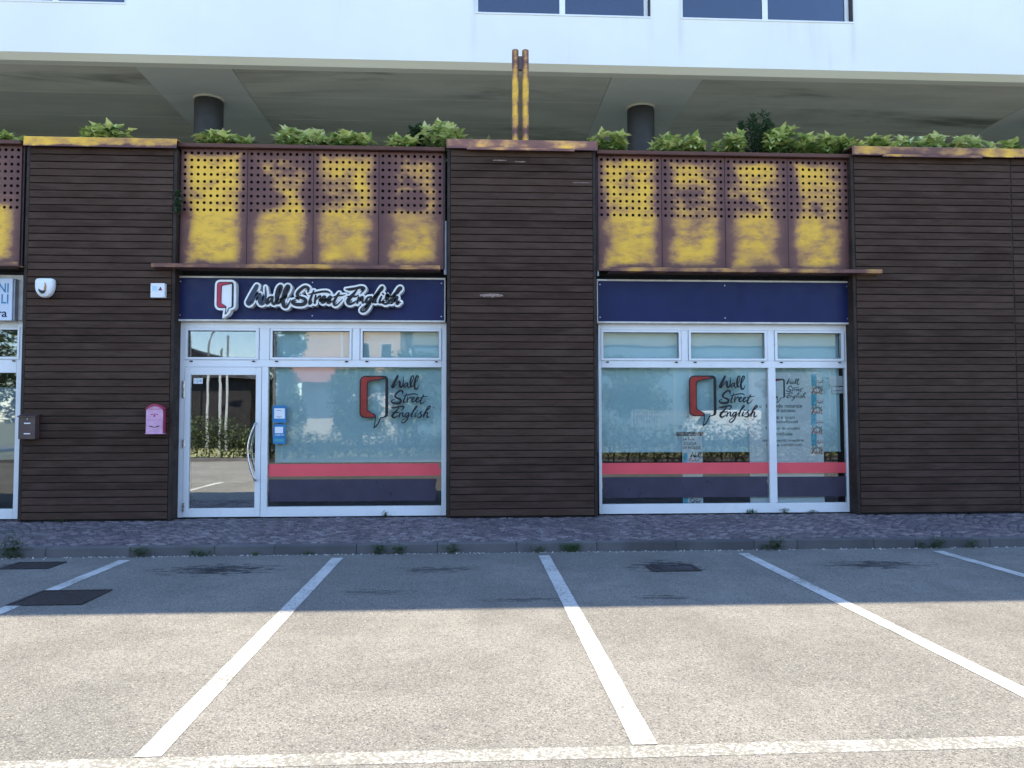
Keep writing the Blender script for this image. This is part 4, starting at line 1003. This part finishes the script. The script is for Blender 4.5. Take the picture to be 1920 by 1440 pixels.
# ------------------------------------------------------------------ twin posts on the planter
Yq = .30
t = thing('twin_posts', (X(976, Yq, 180), Yq, TERR), 'pair of ochre rusted posts rising from the planter in front of the white facade', 'posts')
zt_ = 0.5*(Z(95, Yq, 967)+Z(95, Yq, 985)); pm = m_rust('post_rust', .115, zt_-TERR, .40, .40, .03, .5, 5.0)
for k, (a, b) in enumerate(((960, 972.5), (979, 991.5))):
    xa, xb = X(a, Yq, 180), X(b, Yq, 180); r_ = (xb-xa)/2
    pts = [((xa+xb)/2, Yq, TERR-.1+(zt_-TERR+.1)*i/12) for i in range(13)]
    MB().tube(pts, [r_]*13, 14).build('post', pm, t, origin=(xa, Yq-r_, TERR), smooth=False)
BX(X(972, Yq, 120), X(979.5, Yq, 120), Yq-.03, Yq+.03, Z(132, Yq, 976), Z(107, Yq, 976)).build('spacer', MT['brown_metal'], t)

# ------------------------------------------------------------------ upper building, soffit and columns
YU = 1.2; z_sof = Z(118, YU, 960); HTOP = 11.24
ub = thing('upper_building', (0, YU, z_sof), 'white rendered upper storeys overhanging the planted terrace', 'building')
wins = []
for pa, pb, pz in ((-330, 236, 3), (889, 1220, 29), (1277, 1600, 39), (1990, 2310, 55)):
    wins.append((X(pa, YU, 20), X(pb, YU, 20), Z(pz, YU, .5*(pa+pb))))
zw0 = sum(q[2] for q in wins[:3])/3; zw1 = zw0+1.55
m = MB(); xl = -42.0
for a, b, _ in wins:
    m.box(xl, a, YU, YU+.3, zw0, zw1); xl = b
m.box(xl, 42, YU, YU+.3, zw0, zw1); m.box(-42, 42, YU, YU+.3, z_sof, zw0); m.box(-42, 42, YU, YU+.3, zw1, HTOP)
m.build('facade', MT['render'], ub)
BX(-42, 42, YU+.301, 16, HTOP-.3, HTOP-.01).build('roof', MT['soffit_strip'], ub)
BX(-42, 42, 15.7, 16, z_sof+.3, HTOP-.301).build('rear_wall', MT['render'], ub)
for a, b, _ in wins:
    y0 = YU+.14; n = 4 if b-a > 4 else 2
    wo_ = BX(a, b, YU+.16, YU+.165, zw0+.03, zw1).build('window', MT['glass_blue'], ub)
    BX(a, b, YU+.22, YU+.23, zw0, zw1).build('inner_blind', plain('mirrored_sky_blind', (.045, .05, .085), .9, .1, 3), wo_)  # navy stands in for the deep blue sky mirrored in the glass
    BX(a+.001, b-.001, YU-.012, YU+.2, zw0+.001, zw0+.028).build('sill', MT['white_alu'], wo_)
    for k in range(n+1):
        q = a+(b-a-.09)*k/n; wd = .10 if 0 < k < n else .07
        BX(q, q+wd, y0, YU+.155, zw0+.029, zw1-.001).build('frame', MT['white_alu'], wo_)
    BX(b-.012, b-.001, YU+.02, y0-.001, zw0+.029, zw1-.001).build('jamb', MT['column'], wo_)  # dark liner on one side, shade of the reveal put into its colour
    BX(a+.08, b-.08, y0+.002, YU+.153, zw1-.09, zw1-.002).build('frame', MT['white_alu'], wo_)
pr = [(YU+.001, z_sof-.002), (YU+.13, z_sof-.085), (YU+.299, z_sof-.085), (YU+.299, z_sof-.002)]
MB().loft([[(-42, p, q) for p, q in pr], [(42, p, q) for p, q in pr]]).build('edge_band', MT['edge_band'], ub)
BX(-42, 42, YU+.3, 16, z_sof-.02, z_sof+.3).build('floor_slab', MT['soffit_strip'], ub)
# soffit panels between the column strips
z_edge = z_sof; z_sof = z_sof-.075
xc1, xc2 = X(392, 2.88, 195), X(1201, 2.88, 195); pitch = xc2-xc1
s1, s2 = X(1148, YU+.3, 142), X(1318, YU+.3, 146); sw0, sw1 = s1-xc2, s2-xc2
ys = [YU+.30, 2.68, 3.80, 4.95, 6.1, 7.3, 8.5, 10, 12]
for c in range(-3, 4):
    base = xc2+c*pitch
    for y0, y1 in zip(ys, ys[1:]):
        BX(base+sw1+.008, base+pitch+sw0-.008, y0+.007, y1-.007, z_sof+.012, z_sof+.049).build('soffit_panel', MT['soffit'], ub)
        if y0 > ys[0]: BX(base+sw1+.01, base+pitch+sw0-.01, y0-.006, y0+.006, z_sof+.010, z_sof+.048).build('soffit_seam', MT['edge_band'], ub)
        BX(base+sw0, base+sw1, y0+.004, y1-.004, z_sof+.006, z_sof+.049).build('soffit_strip', MT['soffit_strip'], ub)
    if c not in (-2, -1, 0, 1): continue
    ct = thing('round_column', (base, 2.88, TERR), 'dark round column under the overhang, ' + {0: 'behind the planter right of the twin posts', -1: 'behind the planter above the lettered sign'}.get(c, 'beyond the left edge of the picture' if c < 0 else 'beyond the right edge of the picture'), 'column', 'dark round columns under the overhang')
    prof = [(.268, TERR), (.268, z_sof-.05), (.262, z_sof-.03)]
    MB().loft([[(base+r_*math.cos(k*math.pi/14), 2.88+r_*math.sin(k*math.pi/14), z_) for k in range(28)] for r_, z_ in prof]).build('shaft', MT['column'], ct, smooth=True)
    MB().loft([[(base+r_*math.cos(k*math.pi/14), 2.88+r_*math.sin(k*math.pi/14), z_) for k in range(28)] for r_, z_ in ((.285, z_sof-.03), (.285, z_sof+.005))]).build('collar', MT['soffit_strip'], ct)
# terrace slab, planter soil and rear wall of the terrace
gf = thing('ground_floor_block', (0, 6, PAVE), 'single storey shop block with a planted terrace on its roof', 'building')
BX(-42, 42, .5, 16, TERR-.35, TERR-.12).build('roof_slab', MT['soffit'], gf)
BX(-42, 42, .345, .499, z_sign1+.02, TERR-.13).build('front_beam', MT['black'], gf)
BX(-42, 42, .345, 1.0, TERR-.119, TERR-.02).build('planter_soil', MT['soil'], gf)
BX(-42, 42, 12.0, 12.2, TERR-.11, z_sof+.04).build('terrace_wall', MT['soffit'], gf)
BX(-42, 42, 15.6, 15.9, PAVE, TERR-.36).build('rear_wall', MT['render'], gf)
for a, b in ((-42, F0x0-.7), (P3b, 42)): BX(a, b, .2, .5, PAVE, TERR-.36).build('front_wall', MT['wood_dark'], gf)

# ------------------------------------------------------------------ plants
def leaf(m, base, d, L, W, up, fold=.25, droop=.3):
    d = d.normalized(); s_ = d.cross(up); s_ = s_.normalized() if s_.length > 1e-3 else Vector((1, 0, 0)); n_ = s_.cross(d).normalized()
    q1 = base+d*L*.45; tip = base+d*L-n_*L*droop*.4
    b = len(m.v)
    for p in (base, q1+s_*W*.5+n_*W*fold, q1-n_*L*droop*.04, q1-s_*W*.5+n_*W*fold, tip): m.v.append(tuple(p))
    m.f += [(b, b+1, b+2), (b, b+2, b+3), (b+1, b+4, b+2), (b+2, b+4, b+3)]
def shrub(px, pytop, wpx, label, mat='leaf_var', n=150, L=.15, Wd=.06, name='planter_shrub', y=None, group='variegated shrubs along the planter', zb=None, shape=1.0, wk=1.0, ns=None):
    y = random.uniform(.30, .40) if y is None else y
    c = at(px, pytop, y); zb = TERR-.03 if zb is None else zb; H = max(.12, c.z-zb); Wm = wpx*wk/1440*12.4/2
    t = thing(name, (c.x, y, zb), label, 'shrub', group)
    tones_ = []; m = MB(); st = MB(); ns = ns or max(5, int(wpx/8))
    per = max(8, n//ns)
    for s_ in range(ns):
        an = random.uniform(0, 2*math.pi); rr = math.sqrt(random.random()); top = Vector((c.x+Wm*rr*math.cos(an)*.9, y+min(.3, Wm)*rr*math.sin(an)*.8, 0))
        top.z = zb+H*(1-.55*rr**2*shape)*random.uniform(.78, 1.0)
        base = Vector((c.x+(top.x-c.x)*.35, y+(top.y-y)*.35, zb)); st.tube([base, base.lerp(top, .5)+Vector((random.uniform(-.02, .02), 0, 0)), top-Vector((0, 0, .04))], [.006, .005, .003], 5)
        for k in range(per):
            q = 1-(random.random()**1.8)*.85; p = base.lerp(top, q); a2 = random.uniform(0, 2*math.pi); el = random.uniform(-.3, .5)+.6*(q > .95)
            leaf(m, p, Vector((math.cos(a2)*math.cos(el), math.sin(a2)*math.cos(el), math.sin(el))), L*random.uniform(.6, 1.1), Wd*random.uniform(.7, 1.1), Vector((0, 0, 1)), random.uniform(.05, .35), random.uniform(.1, .9)); tn = min(1, max(0, (q-.45)*1.1+random.gauss(.24, .24))); tones_ += [tn, tn, tn+.06, tn+.06]  # inner leaves darker, shade inside the clump put into the tone
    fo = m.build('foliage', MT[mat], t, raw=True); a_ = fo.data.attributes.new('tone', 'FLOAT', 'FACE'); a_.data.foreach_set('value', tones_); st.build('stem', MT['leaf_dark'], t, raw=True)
    return t
G = [(12, 258, 60, 'low shrub at the left edge of the planter'), (205, 240, 110, 'shrub behind the left ochre coping'), (398, 256, 62, 'broad leaved shrub in front of the left column'), (440, 254, 50, 'small shrub just right of the left column'),
     (548, 250, 66, 'left half of the pale clump above the second rusted plate'), (592, 249, 58, 'right half of the pale clump above the second and third rusted plates'), (655, 254, 84, 'wide low shrub above the third rusted plate'), (752, 258, 46, 'small shrub left of the dark leaved sapling'),
     (824, 232, 76, 'tall pale shrub at the end of the parapet above the lettered sign'), (868, 250, 46, 'sprig at the left end of the purple brown coping'),
     (1142, 248, 66, 'upright shrub at the right end of the purple brown coping'), (1246, 264, 50, 'low shrub right of the right column'), (1305, 257, 76, 'rounded shrub above the second plate of the right parapet'),
     (1375, 254, 60, 'shrub left of the tall feathery bush'), (1462, 241, 86, 'tall rounded shrub right of the feathery bush'), (1532, 255, 62, 'broad shrub above the last plate of the right parapet'), (1572, 258, 56, 'shrub just left of the mottled coping'),
     (1640, 264, 70, 'low shrub at the left end of the mottled coping'), (1702, 258, 70, 'pale shrub above the drip strip of the mottled coping'), (1762, 252, 76, 'tallest pale shrub over the mottled coping'), (1826, 258, 66, 'pale shrub with spreading leaves over the mottled coping'), (1893, 268, 40, 'single rosette at the far right of the planter')]
random.seed(21)
for i, (px, py, wp, lb) in enumerate(G):
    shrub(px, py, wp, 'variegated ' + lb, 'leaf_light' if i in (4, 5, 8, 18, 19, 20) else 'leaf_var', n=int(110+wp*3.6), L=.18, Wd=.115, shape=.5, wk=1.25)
shrub(785, 232, 44, 'dark leaved sapling beside the tall pale shrub', 'leaf_dark', 420, .12, .06, 'sapling', .45, 'dark saplings in the planter', shape=.3, ns=9)
shrub(1418, 206, 84, 'tall dark feathery bush above the right parapet', 'leaf_dark', 2600, .085, .024, 'feathery_bush', .52, 'dark saplings in the planter', shape=.5, ns=34)
shrub(916, 257, 70, 'thin grassy weeds behind the purple brown coping', 'leaf_var', 70, .16, .018, 'grass_tuft', .45, 'weeds')
# ivy creeping down beside the parapet
c = at(335, 380, .02); t = thing('ivy_sprig', (c.x, .02, Z(405, .02, 335)), 'dark ivy sprig creeping out beside the left end of the rusted plates', 'ivy')
m = MB()
for k in range(90):
    q = random.random(); p = Vector((c.x+random.uniform(-.05, .05)*(1-abs(q-.4)), .0+random.uniform(-.04, .02), Z(402, .02, 335)+(Z(358, .02, 335)-Z(402, .02, 335))*q))
    leaf(m, p, Vector((random.uniform(-1, 1), random.uniform(-1, .1), random.uniform(-.6, .6))), .06, .05, Vector((0, -.5, 1)))
m.build('foliage', MT['leaf_dark'], t, raw=True)
# weeds along the kerb and under the frames
def weed(px, py, h, w_, label, kind, zz=0.0, mat='leaf_weed', n=60, yfix=None):
    c = gnd(px, py, zz) if yfix is None else at(px, py, yfix); y = c.y if yfix is None else yfix
    t = thing('weed', (c.x, y, zz), label, 'weed', 'weeds growing from the kerb and wall joints'); m = MB()
    for k in range(n):
        an = random.uniform(0, 2*math.pi); rr = random.random(); b = Vector((c.x+random.gauss(0, w_*.25), y+random.uniform(-.03, .0), zz+.002))
        if kind == 'grass':
            d = Vector((math.cos(an)*rr*.6, math.sin(an)*rr*.3-.1, 1)); leaf(m, b, d, h*random.uniform(.5, 1.05), .008, Vector((math.sin(an), math.cos(an), .1)), .1, random.uniform(0, .6))
        else:
            q = random.random(); b += Vector((random.gauss(0, w_*.3)*q, 0, h*q*random.uniform(.5, 1)))
            d = Vector((math.cos(an), math.sin(an)*.6-.2, random.uniform(-.1, .8))); leaf(m, b, d, random.uniform(.03, .06), random.uniform(.012, .022), Vector((0, 0, 1)))
    m.build('foliage', MT[mat], t, raw=True)
KY = KERB_Y-.02
for px, h, w_, lb, kd, n in ((58, .34, .30, 'largest bushy weed at the kerb, beside the upper iron cover', 'leaf', 260), (283, .14, .20, 'weed at the kerb beyond the second parking line from the left', 'leaf', 90), (392, .10, .26, 'flat weed at the kerb right in front of the glass door', 'leaf', 70), (487, .07, .12, 'tiny weed at a kerb joint below the door mullion', 'grass', 26), (583, .07, .12, 'tiny weed at a kerb joint left of the middle parking lines', 'grass', 26), (714, .15, .14, 'left of two neighbouring kerb weeds before the logo window', 'leaf', 80), (748, .14, .14, 'right of two neighbouring kerb weeds before the logo window', 'leaf', 70), (848, .14, .14, 'weed at the kerb by the left corner of the middle timber wall', 'leaf', 70), (1008, .10, .14, 'half dry weed at the kerb behind the head of the middle line', 'leaf', 40), (1074, .16, .26, 'spreading weed at the kerb below the middle timber wall', 'grass', 90), (1444, .09, .09, 'little weed on the kerb left of the bushy one', 'leaf', 26), (1466, .19, .18, 'bushy kerb weed in front of the narrow right pane', 'leaf', 120), (1755, .09, .16, 'low weed at the kerb behind the rightmost line', 'leaf', 40), (1787, .16, .20, 'taller kerb weed right of the rightmost line head', 'leaf', 90), (1855, .12, .20, 'weed at the kerb near the right edge', 'leaf', 60)):
    weed(px, 1036, h, w_, lb, kd, 0.0, n=n, yfix=None)
for o_ in [o for o in SC.objects if o.name.startswith('weed')]: o_.location.y = KY
for px, h, w_, lb, n in ((722, .08, .08, 'tiny weed under the sill of the logo window', 40), (1408, .10, .16, 'weed with stray blades under the sill of the wide window', 44), (1470, .09, .07, 'compact weed under the sill below the narrow pane', 44), (1525, .05, .12, 'flat weed under the right end of the wide sill', 30), (118, .05, .12, 'flat weed at the foot of the left timber wall', 26)):
    weed(px, 968, h, w_, lb, 'leaf' if px != 1408 else 'grass', PAVE, n=n, yfix=.262 if px != 118 else -.03)
# crumbs of gravel and dry leaves along the kerb foot
m = MB()
for k in range(420):
    x = random.uniform(-8, 9); y = KERB_Y-.012-abs(random.gauss(0, .035)); r_ = random.uniform(.004, .013)
    m.loft([[(x+r_*q*math.cos(a*1.05+k), y+r_*q*.8*math.sin(a*1.05+k), z_) for a in range(6)] for q, z_ in ((1.1, .0005), (.95, r_*.7), (.4, r_*1.1))], cap0=False)
gr_ = m.build('gravel', plain('pale_gravel', (.42, .40, .36), .9, .3, 30), raw=True); gr_['kind'] = 'stuff'; gr_['label'] = 'pale gravel crumbs lying along the foot of the kerb'; gr_['category'] = 'gravel'

# ------------------------------------------------------------------ what stands behind the camera and shows in the glass
structure(BX(-60, 60, -18.05, -17.801, -.3, .12).build('far_kerb', MT['kerb']))
structure(BX(-60, 60, -29.5, -18.051, -.3, .06).build('verge', MT['grass_ground']))
structure(BX(1.0, 40, -16.4, -14.0, -.2, .05).build('planting_bed', MT['kerb']))
structure(BX(-120, 120, -37.0, -29.501, -.3, .02).build('road', MT['asphalt']))
def leafcloud(m, c, rad, n, L, W):
    for k in range(n):
        d = Vector((random.gauss(0, 1), random.gauss(0, 1), random.gauss(0, 1))).normalized(); q = random.random()**.4
        p = Vector((c[0]+d.x*rad[0]*q, c[1]+d.y*rad[1]*q, c[2]+d.z*rad[2]*q))
        leaf(m, p, Vector((random.uniform(-1, 1), random.uniform(-1, 1), random.uniform(-.7, .7))), L*random.uniform(.7, 1.3), W, Vector((0, 0, 1)))
def tree(x, y, h, r, label, trunk=.18, low=.15, n=26, mat='leaf_tree'):
    t = thing('tree', (x, y, .05), label, 'tree', 'trees reflected in the shop windows')
    MB().tube([(x, y, .0), (x+.1, y, h*.35), (x-.05, y+.1, h*.75)], [trunk, trunk*.75, trunk*.3], 8).build('trunk', MT['bark'], t, raw=True)
    m = MB()
    for k in range(n):
        a = random.uniform(0, 6.28); q = math.sqrt(random.random()); zz = h*(low+(1-low)*random.uniform(.1, .92))
        leafcloud(m, (x+r*.7*q*math.cos(a), y+r*.7*q*math.sin(a), zz), (r*.45, r*.45, h*.13), 200, .30, .18)
    m.build('crown', MT[mat], t, raw=True)
random.seed(5)
for a in ((-10.6, -31, 7.2, 1.3, 'leafy tree left of the peach house, reflected in the windows'), (-6.2, -30.4, 4.6, 1.6, 'low tree before the peach house, reflected in the windows'), (-3.2, -31, 5.4, 2.0, 'leafy tree right of the peach house, reflected in the windows'), (.6, -33, 5.4, 2.2, 'tree behind the parking lot reflected near the middle wall'), (5.2, -34, 5.6, 2.0, 'tree reflected low in the wide window'), (10.2, -35, 5.4, 2.2, 'broad tree reflected in the wide window'), (15.3, -34.5, 5.2, 2.0, 'broad tree reflected in the narrow right pane'), (20.5, -35, 5.4, 2.2, 'tree reflected at the far right pane'), (-24.5, -27, 8.5, 3.0, 'added tall tree blocking the sky reflected in the shopfront at the left edge'), (-29.5, -29, 8.5, 3.2, 'added broad tree blocking reflected sky beyond the left edge of the windows')): tree(*a)  # last two trees added to block sky reflected in the left shopfront
def hedge(x0, x1, y, h, label):
    t = thing('hedge', ((x0+x1)/2, y, .05), label, 'hedge', 'hedges reflected in the shop windows'); m = MB(); x = x0
    while x < x1:
        hh = h*random.uniform(.75, 1.1); leafcloud(m, (x, y+random.uniform(-.2, .2), hh*.52), (.6, .5, hh*.52), 230, .15, .08); x += .36
    m.build('foliage', MT['leaf_hedge'], t, raw=True)
    st = MB(); x = x0
    while x < x1: st.tube([(x, y, .0), (x+random.uniform(-.2, .2), y+random.uniform(-.2, .2), h*.8)], [.03, .01], 5); x += .5
    st.build('stems', MT['bark'], t, raw=True); st_ = t.children[-1]; st_['kind'] = 'stuff'
hedge(-17.5, -9.2, -18.9, 1.8, 'wild hedge reflected in the glass door'); hedge(-9.1, 1.2, -19.0, 1.35, 'hedge reflected low in the logo window'); hedge(1.6, 24.0, -14.8, 1.6, 'long hedge reflected in the wide window')
def lamp(x, y, h, bend, label):
    t = thing('lamp_post', (x, y, 0), label, 'lamp post', 'lamp posts reflected in the transom light')
    p = [(x, y, 0), (x, y, h*.8)] + [(x+bend*(1-math.cos(q*1.57/5)), y, h*.8+h*.2*math.sin(q*1.57/5)) for q in range(1, 6)]
    MB().tube(p, [.075]+[.055]*(len(p)-1), 8).build('pole', MT['galv'], t)
    e = p[-1]; BX(e[0]-.02, e[0]+(.5 if bend else .04), y-.09, y+.09, e[2]-.05, e[2]+.05).build('lamp_head', MT['galv'], t, bevel=.02)
lamp(-14.4, -27.5, 9.5, 0.0, 'straight lamp post reflected at the left of the door transom'); lamp(-13.7, -28.2, 6.7, .9, 'curved lamp post reflected in the door transom'); lamp(-12.4, -27.2, 5.9, 0.0, 'short pole reflected in the door transom'); lamp(-9.75, -26, 8.5, 0.0, 'pale pole reflected beside the peach house'); lamp(-11.9, -24.6, 5.0, .0, 'thin pole reflected in the glass door')
# peach house
hs = thing('house', (-7.8, -40, 0), 'peach two storey house with salmon balcony, reflected in the windows', 'house')
hx0, hx1, hy = -10.9, -4.6, -37.5
m = MB(); m.box(hx0, hx1, hy-8, hy, 4.2, 8.4); m.build('upper_wall', MT['peach'], hs)
BX(hx0, hx1-.2, hy-8, hy-.3, 0, 4.199).build('ground_wall', MT['house_white'], hs)
BX(hx0-.7, hx0+2.4, hy-.29, hy+1.1, 4.0, 4.95).build('balcony', MT['salmon'], hs)
BX(hx0+.3, hx0+2.1, hy-.299, hy-.22, 0.1, 3.2).build('garage_door', MT['house_white'], hs)
BX(hx0+2.5, hx0+2.62, hy+.001, hy+.08, 4.3, 8.3).build('downpipe', MT['house_white'], hs)
for wx in (hx0+3.6, hx0+5.0): 
    wn = BX(wx, wx+.8, hy+.001, hy+.05, 5.2, 6.6).build('window', MT['house_white'], hs); BX(wx+.08, wx+.72, hy+.051, hy+.06, 5.28, 6.52).build('pane', MT['dark_glass'], wn)
MB().loft([[(hx0-.6, hy+.6, 8.4), (hx0-.6, hy-4, 10.2), (hx0-.6, hy-8.6, 8.4)], [(hx1+.6, hy+.6, 8.4), (hx1+.6, hy-4, 10.2), (hx1+.6, hy-8.6, 8.4)]]).build('roof', MT['roof_tile'], hs)
# added metal shed across the road, keeps white sky out of the glass
sh_ = thing('added_shed', (16, -45, 0), 'added blue grey metal shed with a beige upper band, blocks the sky reflected in the wide window', 'shed')
BX(-4.2, 42, -52, -42.0, 0, 6.9).build('wall', plain('blue_grey_cladding', (.13, .22, .29), .6, .08, .6), sh_)
BX(-4.5, 42.3, -52.3, -41.9, 6.901, 10.5).build('upper_band', plain('beige_cladding', (.27, .265, .20), .7, .08, .6), sh_)
for k in range(40): BX(-3.8+k*1.15, -3.72+k*1.15, -41.999, -41.95, .1, 6.2).build('wall_rib', MT['galv'], sh_)
# barn for a mass in shadow, shade put into its near black colour
bn = thing('barn', (-17, -34, 0), 'barn with pitched roof, its shade painted near black, reflected in the glass door', 'barn')
BX(-19.5, -12.2, -36, -30.6, 0, 4.0).build('wall', MT['barn'], bn)
MB().loft([[(-20.0, -30.2, 3.9), (-12.0, -30.2, 3.9), (-15.6, -30.2, 5.6)], [(-20.0, -36.4, 3.9), (-12.0, -36.4, 3.9), (-15.6, -36.4, 5.6)]]).build('roof', MT['barn_roof'], bn)
# slatted fence and van
fn = thing('bar_fence', (9.3, -24.2, 0), 'grey fence of upright bars, reflected in the wide window', 'fence')
barm = BX(0, .04, 0, .04, 0, 2.0).mesh('bar')
for k in range(24): link('bar', barm, MT['galv'], fn, (-1.5+k*.125, 0, 0.05))
for zz in (.25, 1.8): BX(7.75, 10.85, -24.24, -24.20, zz, zz+.06).build('rail', MT['galv'], fn)
vn = thing('delivery_van', (14.4, -32.2, 0), 'white delivery van on the road, reflected in the wide window', 'van')
vp = [(12.5, .35), (16.9, .35), (16.9, 2.0), (16.75, 2.12), (13.7, 2.12), (13.35, 2.0), (12.75, 1.25), (12.45, 1.1)]
MB().loft([[(p[0], -31.3, p[1]) for p in vp], [(p[0], -33.1, p[1]) for p in vp]]).build('body', MT['van_paint'], vn, bevel=.04)
MB().loft([[(p[0], -31.26, p[1]) for p in ((13.0, 1.3), (13.9, 1.3), (13.9, 1.95), (13.55, 1.95))], [(p[0], -31.30, p[1]) for p in ((13.0, 1.3), (13.9, 1.3), (13.9, 1.95), (13.55, 1.95))]]).build('side_window', MT['dark_glass'], vn)
for x in (13.3, 16.1):
    for y0, y1 in ((-31.25, -31.45), (-33.15, -32.95)): MB().tube([(x, y0, .34), (x, y1, .34)], .33, 20).build('wheel', MT['tyre'], vn)
